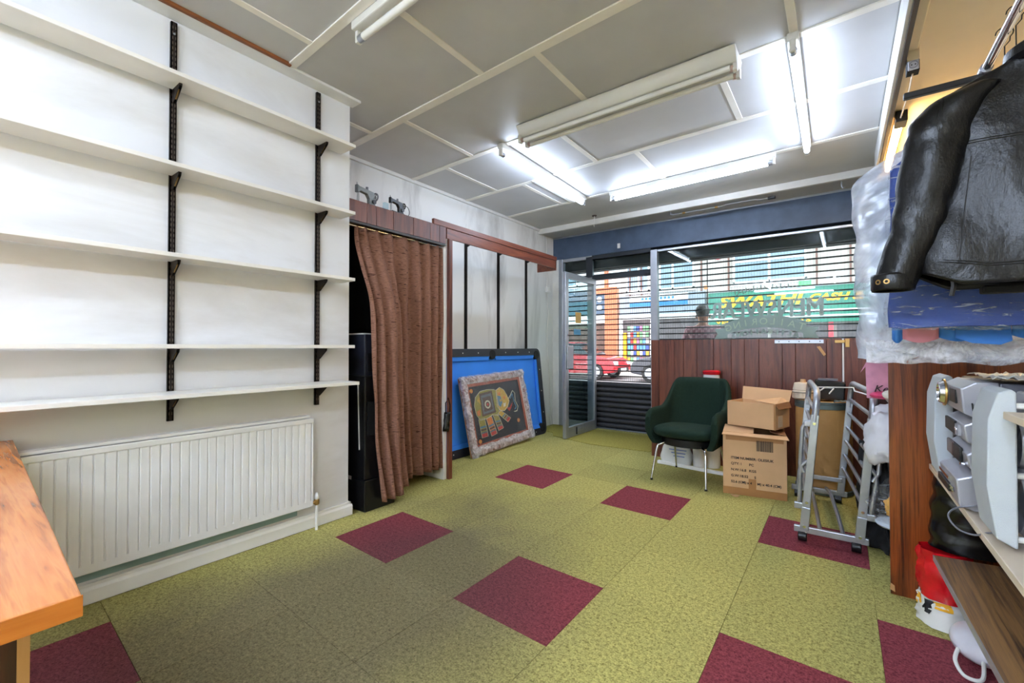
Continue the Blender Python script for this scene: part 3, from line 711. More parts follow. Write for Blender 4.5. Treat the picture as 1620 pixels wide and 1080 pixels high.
# sewing machine ornaments on the valance
def sewing(loc, s, rot, body, label, wheel=False):
    t = thing('sewing_machine', label, 'sewing machine', loc, 'sewing machines on the valance'); t.rotation_euler = (0, 0, rot)
    k = lambda *a: tuple(x * s for x in a)
    def bx(a): return B(*[x * s for x in a])
    bx((-.5, .5, -.22, .22, 0, .07)).build('base', body, t, bev=.015 * s, world=False)
    mb = MB(); arm = [(.5, .07), (.5, .62), (.42, .74), (-.38, .80), (-.5, .86), (-.5, .52), (-.38, .52), (-.34, .60), (.05, .56), (.16, .40), (.18, .07)]
    mb.prism([(a * s, -.10 * s, h * s) for a, h in arm], (0, .20 * s, 0)); mb.build('arm', body, t, bev=.03 * s, world=False)
    MB().cyl(k(-.44, 0, .54), k(-.44, 0, .10), .022 * s, n=8).build('needle_bar', m_chrome, t, world=False, smooth=True)
    MB().cyl(k(-.36, 0, .54), k(-.36, 0, .16), .016 * s, n=8).build('presser_bar', m_chrome, t, world=False, smooth=True)
    MB().cyl(k(-.46, 0, .86), k(-.46, 0, .96), .02 * s, n=8).build('thread_guide', m_chrome, t, world=False, smooth=True)
    MB().cyl(k(.1, 0, .78), k(.1, 0, .90), .06 * s, n=12).build('spool', m_silver_d, t, world=False, smooth=True)
    mb = MB(); mb.tube([k(.57, .17 * math.cos(a), .58 + .17 * math.sin(a)) for a in [i * math.pi / 8 for i in range(16)]], .035 * s, 8, closed=True)
    for a in (0, 2.1, 4.2): mb.cyl(k(.57, 0, .58), k(.57, .17 * math.cos(a), .58 + .17 * math.sin(a)), .02 * s, n=6)
    mb.cyl(k(.48, 0, .58), k(.60, 0, .58), .05 * s, n=10); mb.build('hand_wheel', m_silver_d if not wheel else m_black, t, world=False, smooth=True)
    MB().cyl(k(.40, -.12, .30), k(.40, -.16, .30), .10 * s, n=14).build('motor_cap', m_black, t, world=False, smooth=True)
    if wheel:
        mb = MB(); mb.tube([k(.95, 0 + .0, .32 + .30 * math.sin(a)) if 0 else k(.75 + .28 * math.cos(a), -.05, .34 + .30 * math.sin(a)) for a in [i * math.pi / 10 for i in range(20)]], .02 * s, 6, closed=True); mb.build('crank_loop', m_black, t, world=False, smooth=True)
        bx((-.62, .62, -.28, .28, -.10, 0)).build('stand', m_black, t, bev=.02 * s, world=False)
        bx((-.95, -.66, -.1, .1, .05, .42)).build('glass_block', plain('pale_blue_glass', (186, 208, 216), .15), t, bev=.03 * s, world=False)
    return t
m_sew = plain('grey_enamel', (120, 124, 124), .35, .3, var=.15, vs_=30)
sewing((-2.78, 1.945, 2.155), .165, math.radians(96), m_sew, 'larger grey sewing machine ornament on the panelled valance')
sewing((-2.78, 2.225, 2.17), .135, math.radians(96), m_black, 'smaller black sewing machine ornament with a wire loop', True)

# ------------------------------------------------------------------ pool table top leaning in the alcove
t = thing('pool_table_top', 'blue pool table top leaning on its side against the alcove wall', 'pool table')
frame(t, (-3.115, 2.97, .004), (0, 1, 0), (-.107, 0, .994))
L_, W_ = 2.0, 1.115
def lb(a): return B(*a)
lb((.05, L_ - .05, .035, .06, .05, W_ - .05)).build('bed', m_felt, t, world=False)
lb((.02, L_ - .02, .06, .11, .02, W_ - .02)).build('under_board', m_blackside, t, world=False)
rw = .085
def rr(c, a0, a1, r, n=6): return [(c[0] + r * math.cos(a0 + (a1 - a0) * i / n), c[1] + r * math.sin(a0 + (a1 - a0) * i / n)) for i in range(n + 1)]
P = math.pi; cr_ = .075
outer = rr((cr_, cr_), -P, -P / 2, cr_) + rr((L_ - cr_, cr_), -P / 2, 0, cr_) + rr((L_ - cr_, W_ - cr_), 0, P / 2, cr_) + rr((cr_, W_ - cr_), P / 2, P, cr_)
inn = [(min(max(a, rw), L_ - rw), min(max(b, rw), W_ - rw)) for a, b in outer]
mb = MB(); n = len(outer)
for i in range(n):
    j = (i + 1) % n; q = [outer[i], outer[j], inn[j], inn[i]]
    if q[2] == q[3]: q = q[:3]
    mb.prism([(a, 0, b) for a, b in q], (0, .11, 0))
mb.build('rail_frame', m_poolrail, t, world=False)
c0, c1 = rw, rw + .045
def cush(p, q, nrm):
    # cushion strip from p to q with mitred ends, nrm = inward direction
    p, q, nn = Vector((p[0], 0, p[1])), Vector((q[0], 0, q[1])), Vector((nrm[0], 0, nrm[1])); d = (q - p).normalized()
    a = [p + Vector((0, .008, 0)), p + nn * .045 + d * .03 + Vector((0, .012, 0)), p + nn * .045 + d * .03 + Vector((0, .026, 0)), p + Vector((0, .036, 0))]
    b = [q + Vector((0, .008, 0)), q + nn * .045 - d * .03 + Vector((0, .012, 0)), q + nn * .045 - d * .03 + Vector((0, .026, 0)), q + Vector((0, .036, 0))]
    MB().hexa(a, b).build('cushion', m_felt, t, world=False)
for zz, s in ((rw, 1), (W_ - rw, -1)):
    cush((rw + .045, zz), (L_ / 2 - .045, zz), (0, s)); cush((L_ / 2 + .045, zz), (L_ - rw - .045, zz), (0, s))
for xx, s in ((rw, 1), (L_ - rw, -1)): cush((xx, rw + .045), (xx, W_ - rw - .045), (s, 0))
for px, pz in ((rw, rw), (L_ / 2, rw - .02), (L_ - rw, rw), (rw, W_ - rw), (L_ / 2, W_ - rw + .02), (L_ - rw, W_ - rw)):
    MB().lathe([(.052, -.004), (.056, .0), (.056, .033)], 18, (px, 0, pz), axis='Y').build('pocket', m_matblack, t, world=False, smooth=True)
m_dot = plain('ivory_dot', (226, 226, 220), .4, var=0)
for k in range(1, 8):
    if k == 4: continue
    for zz in (rw * .55, W_ - rw * .55): MB().cyl((k * L_ / 8, -.002, zz), (k * L_ / 8, .002, zz), .007, n=8).build('sight_dot', m_dot, t, world=False)
for k in (1, 2, 3):
    for xx in (rw * .5, L_ - rw * .5): MB().cyl((xx, -.002, k * W_ / 4), (xx, .002, k * W_ / 4), .007, n=8).build('sight_dot', m_dot, t, world=False)

# ------------------------------------------------------------------ wrapped elephant picture
t = thing('framed_picture', 'framed elephant tapestry wrapped in clear plastic leaning on the blue table', 'picture')
frame(t, (-2.985, 3.38, .012), (-.03, 1.12, 0.035), (-.17, 0, .835))
PW, PH = 1.13, .815
def fr(a, b, y0, y1, mat, name, bev=.004):
    mb = MB().box(a, PW - a, y0, y1, a, b).box(a, PW - a, y0, y1, PH - b, PH - a).box(a, b, y0, y1, b, PH - b).box(PW - b, PW - a, y0, y1, b, PH - b)
    return mb.build(name, mat, t, world=False, bev=bev)
m_redframe = wood('red_brown_frame', [(112, 46, 30), (168, 84, 58), (186, 110, 84)], 'Z', 14, .4)
fr(.0, .05, .006, .04, m_redframe, 'outer_frame'); fr(.05, .072, .010, .035, m_paper, 'mount', .001); fr(.072, .105, .009, .034, m_redframe, 'inner_frame')
m_art = plain('black_tapestry_ground', (34, 36, 44), .85, var=.15, vs_=60, bump=.1, bs=300)
B(.10, PW - .10, .020, .034, .10, PH - .10).build('art_ground', m_art, t, world=False)
B(.0, PW, .040, .048, 0, PH).build('back_board', m_cardboard, t, world=False)
def acol(n_, c): return plain(n_, c, .85, var=.25, vs_=70)
a_gold, a_ol, a_red, a_blue, a_brn, a_crm, a_or, a_gry = (acol('thread_gold', (196, 160, 70)), acol('thread_olive', (150, 142, 66)), acol('thread_red', (190, 62, 56)), acol('thread_blue', (86, 126, 150)),
    acol('thread_brown', (88, 66, 58)), acol('thread_cream', (212, 204, 178)), acol('thread_orange', (214, 124, 60)), acol('thread_grey', (104, 108, 112)))
def E(u, v): return (.10 + u * (PW - .20), .10 + v * (PH - .20))
def flat(name, pts, mat, y=.0185, d=.002):
    return MB().prism([(E(u, v)[0], y, E(u, v)[1]) for u, v in pts], (0, d, 0)).build(name, mat, t, world=False)
def line(name, pts, mat, r=.0035, closed=True, y=.0165):
    return MB().tube([(E(u, v)[0], y, E(u, v)[1]) for u, v in pts], r, 5, closed=closed).build(name, mat, t, world=False)
body = [(.07, .50), (.06, .66), (.10, .80), (.20, .89), (.34, .90), (.46, .88), (.50, .86), (.50, .50), (.46, .40), (.36, .44), (.24, .40), (.12, .40)]
flat('elephant_body', body, a_ol); line('body_outline', body, a_crm)
head = [(.50, .86), (.58, .90), (.66, .84), (.70, .74), (.73, .62), (.68, .52), (.60, .46), (.52, .48), (.47, .56)]
flat('elephant_head', head, a_gold, .0180); line('head_outline', head, a_crm)
legs = [[(.09, .42), (.20, .42), (.21, .10), (.10, .10)], [(.23, .40), (.33, .42), (.38, .10), (.27, .08)], [(.36, .44), (.46, .42), (.52, .16), (.42, .14)], [(.46, .44), (.53, .48), (.70, .30), (.63, .24)]]
for k, q in enumerate(legs):
    flat('elephant_leg', q, [a_ol, a_or, a_ol, a_gold][k], .0182); line('leg_outline', q, a_crm)
    c = [((q[2][0] + q[3][0]) / 2, (q[2][1] + q[3][1]) / 2)][0]
    qa = [(q[3][0] * .75 + q[0][0] * .25, q[3][1] * .75 + q[0][1] * .25), (q[2][0] * .75 + q[1][0] * .25, q[2][1] * .75 + q[1][1] * .25)]
    flat('foot', [q[3], q[2], qa[1], qa[0]], a_red, .0176)
    for f, mm in ((.40, a_blue), (.55, a_brn), (.70, a_gry)):
        g = lambda p0, p1, r: (p0[0] + (p1[0] - p0[0]) * r, p0[1] + (p1[1] - p0[1]) * r)
        flat('leg_band', [g(q[0], q[3], f), g(q[1], q[2], f), g(q[1], q[2], f + .10), g(q[0], q[3], f + .10)], mm, .0174)
for s, mm in ((1.0, a_brn), (.82, a_gry), (.62, a_brn)):
    flat('saddle_cloth', [(.30 - .13 * s, .64 - .19 * s), (.30 + .13 * s, .64 - .17 * s), (.30 + .12 * s, .64 + .23 * s), (.30 - .12 * s, .64 + .21 * s)], mm, .0172 - .0008 * (1 - s))
circ = lambda cx, cy, r, n=14: [(cx + r * math.cos(2 * P * i / n), cy + r * 1.35 * math.sin(2 * P * i / n)) for i in range(n)]
flat('medallion', circ(.30, .64, .055), a_crm, .0164); flat('medallion', circ(.30, .64, .035), a_brn, .0160); flat('medallion', circ(.30, .64, .018), a_red, .0156)
flat('ear', [(.50, .76), (.57, .74), (.59, .62), (.54, .54), (.49, .60)], a_blue, .0172); flat('eye', circ(.645, .70, .022), a_or, .0174); flat('eye', circ(.56, .66, .018), a_gold, .0166)
flat('tusk', [(.66, .50), (.72, .50), (.80, .58), (.74, .47), (.70, .43)], a_red, .0170)
tr_ = [(.72, .66), (.78, .72), (.84, .80), (.88, .74), (.86, .60), (.90, .48), (.86, .40), (.80, .40)]
line('trunk', tr_, a_crm, .004, False); line('trunk', [(.76, .66), (.82, .74), (.83, .60), (.86, .48), (.82, .44)], a_blue, .008, False)
flat('patch', [(.53, .80), (.57, .82), (.58, .76), (.54, .75)], a_or, .0172); flat('patch', [(.60, .60), (.66, .60), (.64, .54), (.60, .53)], a_crm, .0172)
flat('patch', [(.09, .56), (.15, .58), (.14, .48), (.09, .48)], a_or, .0172); flat('patch', [(.12, .74), (.17, .80), (.18, .66)], a_gold, .0172)
for cu_, cv in ((.05, .92), (.06, .05), (.86, .22)): flat('corner_rosette', circ(cu_, cv, .028), a_or, .0180); flat('corner_rosette', circ(cu_, cv, .014), a_gold, .0174)
# crumpled wrapping: a film over the face, gathered thick at the edges and corners
def wrapf(u, v):
    e = min(u, 1 - u, v, 1 - v); k = max(0, 1 - e / .16)
    return (-.02 + (PW + .04) * u + .012 * nz(v * 9, u * 7, 1), -.004 - .010 * k * abs(nz(u * 14, v * 14, 5)) - .012 * nz(u * 30, v * 30) * k - .003, -.01 + (PH + .03) * v + .012 * nz(u * 9, v * 7, 4))
MB().grid(46, 40, wrapf).build('plastic_wrap', film('clear_wrap', (230, 234, 242), .10, .08, .3, 6, .05), t, world=False, smooth=80)
def wrap_band(name, fn, wid, seed):
    # crumpled band of film folded round the frame edge: a = along, b = across (0 outer, 1 inner)
    def f(a, b):
        cr = nz(a * 26 + seed, b * 3, 1) + .6 * nz(a * 60 + 20 * b, b * 8 + seed, 4)
        x, z = fn(a, b * wid + .012 * nz(a * 10, seed, b * 2))
        return (x, -.004 - .016 * max(0, cr) - .012 * math.sin(P * b) + (.030 if b < .02 else 0), z)
    MB().grid(70, 9, f).build(name, m_wrap, t, world=False, smooth=50)
wrap_band('wrap_fold', lambda a, d: (-.012 + (PW + .024) * a, -.012 + d), .105, 1.)
wrap_band('wrap_fold', lambda a, d: (-.012 + (PW + .024) * a, PH + .012 - d), .085, 3.)
wrap_band('wrap_fold', lambda a, d: (-.012 + d, -.012 + (PH + .024) * a), .085, 5.)
wrap_band('wrap_fold', lambda a, d: (PW + .012 - d, -.012 + (PH + .024) * a), .085, 7.)
# ------------------------------------------------------------------ rosewood window back
t = thing('window_back_panel', 'waist-high rosewood panelling backing the display window', 'panelling', (-.6, 4.60, 0))
px_ = [-1.592, -1.51, -1.356, -1.265, -1.137, -.986, -.83, -.718, -.599, -.416, -.317, -.096, .008]
for a, b in zip(px_, px_[1:]): B(a + .001, b - .001, 4.588 - .002 * R.random(), 4.606, .0, 1.205).build('plank', m_rose, t, bev=.002)
B(.024, .171, 4.588, 4.606, .0, 1.205).build('plank', m_rose, t, bev=.002); B(.173, .90, 4.588, 4.606, .0, 1.205).build('plank', m_rose, t, bev=.002)
B(.010, .022, 4.585, 4.606, .55, 1.20).build('white_edge_strip', m_white, t)
B(-1.592, .90, 4.606, 4.63, .0, 1.20).build('backing_board', m_matblack, t)
B(-1.592, -1.575, 4.63, 5.55, .0, 1.20).build('return_board', m_rose, t)
B(-1.575, .90, 4.63, 5.58, .36, .38).build('display_floor', m_beige, t)
h = B(-.475, -.115, 4.579, 4.588, 1.163, 1.195).build('piano_hinge', m_alu, t, bev=.002)
for k in range(5): MB().cyl((-.44 + k * .075, 4.574, 1.18), (-.44 + k * .075, 4.579, 1.18), .005, n=8).build('screw', m_black, h)
B(-.04, .03, 4.57, 4.588, 1.165, 1.19).build('latch', m_brass, t, bev=.003); B(.03, .06, 4.575, 4.588, 1.13, 1.20).build('latch_plate', m_brass, t, bev=.002)
MB().prism([(-.165, 4.580, 1.135), (-.14, 4.580, 1.14), (-.10, 4.580, 1.07), (-.115, 4.580, 1.055)], (0, .007, 0)).build('chipped_patch', m_pine, t)

# ------------------------------------------------------------------ green tub chair
t = thing('tub_chair', 'dark green upholstered tub armchair on chrome legs', 'armchair', (-1.055, 4.0, 0)); t.rotation_euler = (0, 0, math.radians(-6))
def plan(a):
    # a: 0 = left arm tip, 1 = right arm tip, going round the back (local, front = -Y)
    seg = a * 2 - 1; s = 1 if seg > 0 else -1; q = abs(seg)
    if q > .52:
        k = (q - .52) / .48; return Vector((s * (.285 + .02 * k), .10 - .34 * k, 0))
    th = q / .52 * P / 2; c_, s_ = math.cos(th), math.sin(th)
    return Vector((s * .285 * s_ ** .62, .10 + .21 * c_ ** .62, 0))
def top_h(a):
    q = abs(a * 2 - 1)
    sm = lambda e0, e1, x: (lambda k: k * k * (3 - 2 * k))(min(1, max(0, (x - e0) / (e1 - e0))))
    return .845 - .245 * sm(.24, .62, q) - .015 * q
def shell(off, inner):
    def f(u, v):
        a = u; b = plan(a); h_ = top_h(a); q = abs(a * 2 - 1)
        z = .30 + (h_ - .30) * v
        lean = .05 * max(0, v) * (1 - q * .2)
        k = .84 + .16 * min(1, v * 2.2) ** .7
        p_ = Vector((b.x * k, (b.y - .0) * k + lean * (1 - q), z))
        nrm = Vector((b.x, max(0, b.y), 0)); nrm = nrm.normalized() if nrm.length > .01 else Vector((0, 1, 0))
        p_ -= nrm * off
        if q > .86: p_.z -= .05 * ((q - .86) / .14) ** 2 * v
        return p_
    return f
mb = MB(); NU, NV = 41, 12; fo, fi = shell(0, 0), shell(.055, 1)
ringf = lambda u, v: (fo(u, v * 2.0) if v <= .46 else (fi(u, (1 - v) * 2.0) if v >= .54 else fo(u, .93).lerp(fi(u, .93), (v - .46) / .08) + Vector((0, 0, .020 + .07 * (top_h(u) - .3) * 0 + (fo(u, 1).z - fo(u, .93).z) * math.sin(P * (v - .46) / .08)))))
mb.grid(NU, 27, lambda u, v: ringf(u, v))
b0 = 0
for col in (0, NU - 1):
    mb.f.append(tuple(j * NU + col for j in range(27)))
mb.build('shell', m_chair, t, world=False, smooth=60, sub=1)
def cushion(u, v):
    th = 2 * P * u; ph = (v - .5) * P
    cx = math.copysign(abs(math.cos(th)) ** .6, math.cos(th)) * .262; cy = math.copysign(abs(math.sin(th)) ** .6, math.sin(th)) * .258
    k = max(.001, math.cos(ph)) ** .35
    return (cx * k, cy * k - .03, .408 + .055 * math.sin(ph) - .012 * (cy * k / .26))
MB().grid(36, 13, cushion, closeu=True, caps=True).build('seat_cushion', m_chair, t, world=False, smooth=60)
MB().grid(30, 5, lambda u, v: (.235 * math.cos(2 * P * u), .225 * math.sin(2 * P * u) + .0, .30 + .06 * v), closeu=True, caps=True).build('seat_base', m_black, t, world=False, smooth=60)
for sx in (-1, 1):
    for y0, y1 in ((-.20, -.265), (.17, .265)):
        MB().tube([(sx * .15, y0 * .8, .315), (sx * .195, y0, .29), (sx * .205, y0 * 1.04, .25), (sx * .225, y1, .012)], [.010, .010, .010, .008], 10).build('leg', m_chrome, t, world=False, smooth=True)
        MB().cyl((sx * .225, y1, 0), (sx * .225, y1, .014), .011, n=10).build('foot_cap', m_black, t, world=False, smooth=True)

# ------------------------------------------------------------------ things under and behind the chair
t = thing('white_sack', 'white paper sack with faint blue print under the green chair', 'sack', (-1.285, 4.36, 0))
MB().grid(24, 12, lambda u, v: (-1.285 + (.145 + .012 * nz(u * 5, v * 4)) * math.copysign(abs(math.cos(2 * P * u)) ** .5, math.cos(2 * P * u)) * (.75 + .25 * math.sin(P * min(1, v + .25))), 4.40 + .07 * math.copysign(abs(math.sin(2 * P * u)) ** .6, math.sin(2 * P * u)) * (1 - .35 * v), .004 + .25 * v), closeu=True, caps=True).build('sack_body', m_paper, t, smooth=60)
m_bink = plain('faint_blue_ink', (110, 128, 186), .7, var=0)
for k in range(3): B(-1.33 + .02 * k, -1.17 - .01 * k, 4.322, 4.325, .15 - .03 * k, .158 - .03 * k).build('print_line', m_bink, t)
t = thing('white_tub', 'white plastic tub standing beside the sack under the green chair', 'tub', (-1.06, 4.36, 0))
MB().lathe([(.05, .002), (.058, .01), (.062, .235)], 20, (-1.06, 4.36, 0)).build('body', m_trim, t, smooth=True); MB().lathe([(.064, .225), (.066, .25), (.05, .256)], 20, (-1.06, 4.36, 0)).build('lid', m_white, t, smooth=True)
t = MB().bar((-1.44, 4.325, .018), (-.78, 4.235, .018), .035, .03).build('white_rail', m_white, bev=.005); tag(t, 'white painted bar lying on the carpet behind the chair', 'bar')
t = thing('storage_tin', 'tall white cylinder with a red lid behind the green chair', 'tin', (-.985, 4.498, 0))
MB().lathe([(.07, .0), (.072, .01), (.072, .875), (.06, .88)], 24, (-.985, 4.498, 0)).build('body', m_white, t, smooth=True)
MB().lathe([(.075, .872), (.078, .877), (.078, .902), (.068, .91)], 24, (-.985, 4.498, 0)).build('lid', m_red, t, smooth=True)

# ------------------------------------------------------------------ cardboard boxes
t = thing('cardboard_carton', 'lower cardboard carton with barcode and printed item number', 'box', (-.53, 4.0, 0))
ang = math.radians(9); t.rotation_euler = (0, 0, ang); t.location = (-.742, 3.755, 0)
BW, BD, BH = .425, .40, .47
mb = MB().box(0, BW, 0, .006, .002, BH).box(0, BW, BD - .006, BD, .002, BH).box(0, .006, .006, BD - .006, .002, BH).box(BW - .006, BW, .006, BD - .006, .002, BH).box(0, BW, 0, BD, .0, .006)
mb.build('carton_body', m_cardboard, t, world=False, bev=.002)
MB().prism([(0, 0, BH), (BW, 0, BH), (BW + .012, -.045, BH - .02), (-.006, -.03, BH - .012)], (0, 0, .004)).build('flap', m_cardboard, t, world=False)
MB().prism([(0, .0, BH + .004), (.21, .0, BH + .004), (.215, .15, BH + .03), (0.01, .16, BH + .035)], (0, 0, .004)).build('flap', m_cardboard, t, world=False)
MB().prism([(0, BD, BH), (BW, BD, BH), (BW, BD - .19, BH + .02), (0, BD - .19, BH + .03)], (0, 0, .004)).build('flap', m_cardboard, t, world=False)
MB().prism([(BW, 0, BH), (BW, BD, BH), (BW - .10, BD, BH + .01), (BW - .10, .10, BH + .008)], (0, 0, .004)).build('flap', m_cardin, t, world=False)
B(0, BW, -.0012, .0, .0, .055).build('tape', m_tape, t, world=False); B(.02, BW - .02, -.0012, 0, BH - .055, BH - .005).build('tape', m_tape, t, world=False); B(.175, .225, -.0016, 0, .0, .13).build('tape', m_tape, t, world=False)
tx = lambda s, x, z, sz=.026: text('printed_line', s, sz, m_ink, t, (1, 0, 0), (0, 0, 1), (x, -.0016, z), .0004, world=False, align='LEFT', bold=.0006)
tx('ITEM NUMBER: OLESIUK', .055, .272, .0265); tx('QTY:', .055, .228); tx('1', .118, .228); tx('PC', .178, .228); tx('N.W:', .055, .182); tx('16.8', .115, .182); tx('KGS', .178, .182)
tx('G.W:', .055, .136); tx('18.52', .115, .136); tx('S', .213, .136); tx('52.6 (CM) x 4', .055, .090, .025); tx('M) x 40.4 (CM)', .232, .090, .025)
mb = MB(); x = .228
for k in range(30):
    w_ = R.choice((.0012, .0022, .0034)); mb.box(x, x + w_, -.0014, 0, .345, .425); x += w_ + R.choice((.001, .0018))
bc = mb.build('barcode', m_ink, t, world=False); bc['kind'] = 'stuff'
pc = MB().prism([(.05, -.025, 0), (.115, -.02, 0), (.10, -.065, 0), (.085, -.075, 0)], (0, 0, .004)).build('torn_flap', m_cardboard, t, world=False)
t = thing('open_cardboard_box', 'open cardboard box lying on top of the printed carton', 'box', (-.69, 3.80, BH + .045)); t.rotation_euler = (0, 0, math.radians(-15))
t.location = (-.735, 3.895, BH + .042)
bw, bd, bh = .355, .26, .19
mb = MB().box(0, bw, 0, .005, 0, bh).box(0, .005, .005, bd, 0, bh).box(bw - .005, bw, .005, bd, 0, bh).box(0, bw, bd, bd + .005, 0, bh).box(0, bw, 0, bd, 0, .004)
mb.build('box_body', m_cardboard, t, world=False, bev=.002)
MB().prism([(0, bd, bh), (bw, bd, bh), (bw + .01, bd + .03, bh + .09), (-.005, bd + .03, bh + .10)], (0, .004, 0)).build('flap', m_cardboard, t, world=False)
MB().prism([(.15, .12, bh + .002), (bw, .0, bh + .002), (bw, bd, bh + .002), (.30, bd, bh + .03)], (0, 0, .004)).build('flap', m_cardboard, t, world=False)
MB().prism([(bw, 0, bh), (bw, bd, bh), (bw + .012, bd, bh - .04), (bw + .012, .02, bh - .035)], (.004, 0, 0)).build('flap', m_cardin, t, world=False)
B(bw, bw + .001, .05, .13, .015, .10).build('sticker_or_reflection', m_beige, t, world=False); B(bw - .012, bw, -.001, 0, 0, bh).build('tape', m_tape, t, world=False)

# ------------------------------------------------------------------ fibre drum with its clutter
def drum(label, cx, cy, r, h_, part=True):
    t = thing('fibre_drum', label, 'drum', (cx, cy, 0), 'brown fibre drums')
    MB().lathe([(r - .004, .0), (r, .03), (r, h_ - .02), (r - .004, h_)], 36, (cx, cy, 0)).build('body', m_drum, t, smooth=True)
    for z in (.005, h_ - .045): MB().lathe([(r, z), (r + .006, z + .004), (r + .006, z + .034), (r, z + .038)], 36, (cx, cy, 0), caps=False).build('band', m_steelband, t, smooth=True)
    MB().lathe([(r + .005, h_ - .006), (r + .007, h_ + .01), (r - .006, h_ + .012), (r - .012, h_ - .012), (.001, h_ - .014)], 36, (cx, cy, 0)).build('lid', m_steelband, t, smooth=True)
    return t
drum('fibre drum with a steel rim behind the folded bed', -.115, 4.29, .185, .70)
t = thing('yarn_cone', 'cream yarn cone resting on the fibre drum', 'cone', (-.245, 4.24, .70))
MB().lathe([(.055, .70), (.075, .712), (.073, .765), (.066, .772), (.070, .778), (.06, .83), (.03, .836)], 24, (-.245, 4.24, .014)).build('wound_yarn', m_beige, t, smooth=True)
MB().lathe([(.02, .836), (.018, .86), (.012, .86)], 14, (-.245, 4.24, .014)).build('core', m_cardboard, t, smooth=True)
MB().tube([(-.245 + .076 * math.cos(a), 4.24 + .076 * math.sin(a), .771) for a in [k * P / 12 for k in range(24)]], .0022, 5, closed=True).build('thread', m_black, t)
t = thing('black_box', 'black box standing on the drum behind the bed frame', 'box', (-.06, 4.36, .70))
mb = MB().hexa([(-.16, 4.30, .714), (.02, 4.30, .714), (.02, 4.43, .714), (-.16, 4.43, .714)], [(-.17, 4.29, .87), (.03, 4.29, .85), (.03, 4.44, .85), (-.17, 4.44, .87)]); mb.build('body', m_black, t, bev=.008)
B(-.15, -.02, 4.31, 4.42, .865, .878).build('tray', m_silver_d, t)
t = MB().grid(14, 8, lambda u, v: (-.045 + .13 * u, 4.13 + .13 * v, .712 + .02 * abs(nz(u * 5, v * 5)) + .022 * u * (1 - v)), ).build('grey_paper', m_steelband, smooth=True, solid=.003); tag(t, 'crumpled grey sheet lying on the drum lid', 'sheet')

# ------------------------------------------------------------------ folded bed frame on castors
t = thing('folded_bed', 'folded silver metal guest bed on castors by the drum', 'bed frame', (-.09, 3.55, 0))
def bp(s, f, z, dx=0.):   # s 0 left frame, 1 right frame; f 0 front, 1 back
    a = (-.185, .070)[s]; b = (-.265, -.015)[s]
    return Vector((a + (b - a) * f + .075 * z / .86 + dx, 3.10 + .90 * f, z))
for s in (0, 1):
    for f in (0, 1):
        MB().bar(bp(s, f, .07), bp(s, f, .20), .034, .044, up=(1, 0, 0)).build('base_post', m_alu, t, bev=.003)
        MB().bar(bp(s, f, .20), bp(s, f, .74), .030, .040, up=(1, 0, 0)).build('side_post', m_alu, t, bev=.003)
    # curved top tube from the front post over to the back post
    pts = [bp(s, 0, .70)] + [bp(s, 0 + .10 * (1 - math.cos(a)), .80 + .075 * math.sin(a)) for a in [k * P / 2 / 6 for k in range(7)]]
    pts += [bp(s, 1 - .10 * (1 - math.sin(a)), .80 + .075 * math.cos(a)) for a in [k * P / 2 / 6 for k in range(7)]] + [bp(s, 1, .70)]
    MB().tube(pts, .0175, 12).build('top_tube', m_alu, t, smooth=True)
    for z in (.755, .655, .555, .455, .355, .26):
        d = (-.020, .020)[s] * 0
        mid = [bp(s, k / 8, z - .0, 0 * math.sin(P * k / 8)) for k in range(9)]
        MB().tube(mid, .0115, 8).build('slat', m_alu, t, smooth=True)
    o = (-1, 1)[s]
    MB().tube([bp(s, 0, .70, o * .0), bp(s, 0, .695, o * .04), bp(s, 0, .66, o * .055), bp(s, 0, .45, o * .05), bp(s, 0, .40, o * .03)], .012, 10).build('folded_leg', m_alu, t, smooth=True)
    MB().tube([bp(s, 0, .22, o * .035), bp(s, 0, .40, o * .045), bp(s, 0, .44, o * .04), bp(s, 0, .47, o * .015)], .012, 10).build('folded_leg', m_alu, t, smooth=True)
    MB().bar(bp(s, 0, .205, o * -.01), bp(s, 0, .205, o * .06), .026, .036, up=(0, 0, 1)).build('hinge_cap', m_alu, t, bev=.004)
    MB().bar(bp(s, 0, .685, o * -.01), bp(s, 0, .685, o * .05), .028, .03, up=(0, 0, 1)).build('hinge_plate', m_silver, t, bev=.004)
    for z in (.69, .23, .09):
        q = bp(s, 0, z); MB().cyl(q - Vector((0, .021, 0)), q - Vector((0, .015, 0)), .008, n=10).build('bolt', m_chrome, t)
for f in (0, 1):
    a, b = bp(0, f, .07, -.05), bp(1, f, .07, .04); MB().bar(a, b, .026, .036).build('base_bar', m_alu, t, bev=.003)
    for q in (a + (b - a) * .12, b - (b - a) * .16):
        MB().cyl(q + Vector((-.022, 0, -.04)), q + Vector((.022, 0, -.04)), .029, n=18).build('castor', m_black, t, bev=.004, smooth=True)
        MB().cyl(q + Vector((0, 0, -.02)), q + Vector((0, 0, -.005)), .010, n=8).build('castor_stem', m_alu, t)
for k, (fx) in enumerate((.30, .72)):
    pa = bp(0, 0, .075).lerp(bp(1, 0, .075), fx); pb = bp(0, 1, .075).lerp(bp(1, 1, .075), fx - .06)
    MB().tube([pa, pa.lerp(pb, .3) + Vector((0, 0, .04)), pa.lerp(pb, .7) + Vector((0, 0, .06)), pb + Vector((0, 0, .02))], .011, 8).build('base_brace', m_alu, t, smooth=True)
MB().bar(bp(0, .98, .17), bp(1, .98, .17), .02, .03).build('cross_bar', m_alu, t, bev=.003)
MB().tube([bp(0, .05, .865), bp(0, .35, .872, .05), bp(0, .35, .872, .10), bp(0, .06, .862, .06)], .004, 6).build('strap', m_white, t, smooth=True)
MB().tube([bp(0, .4, .874, .02), bp(1, .5, .874, -.04), bp(1, .25, .87, -.06), bp(1, .06, .862, -.01)], .004, 6).build('strap', m_white, t, smooth=True)
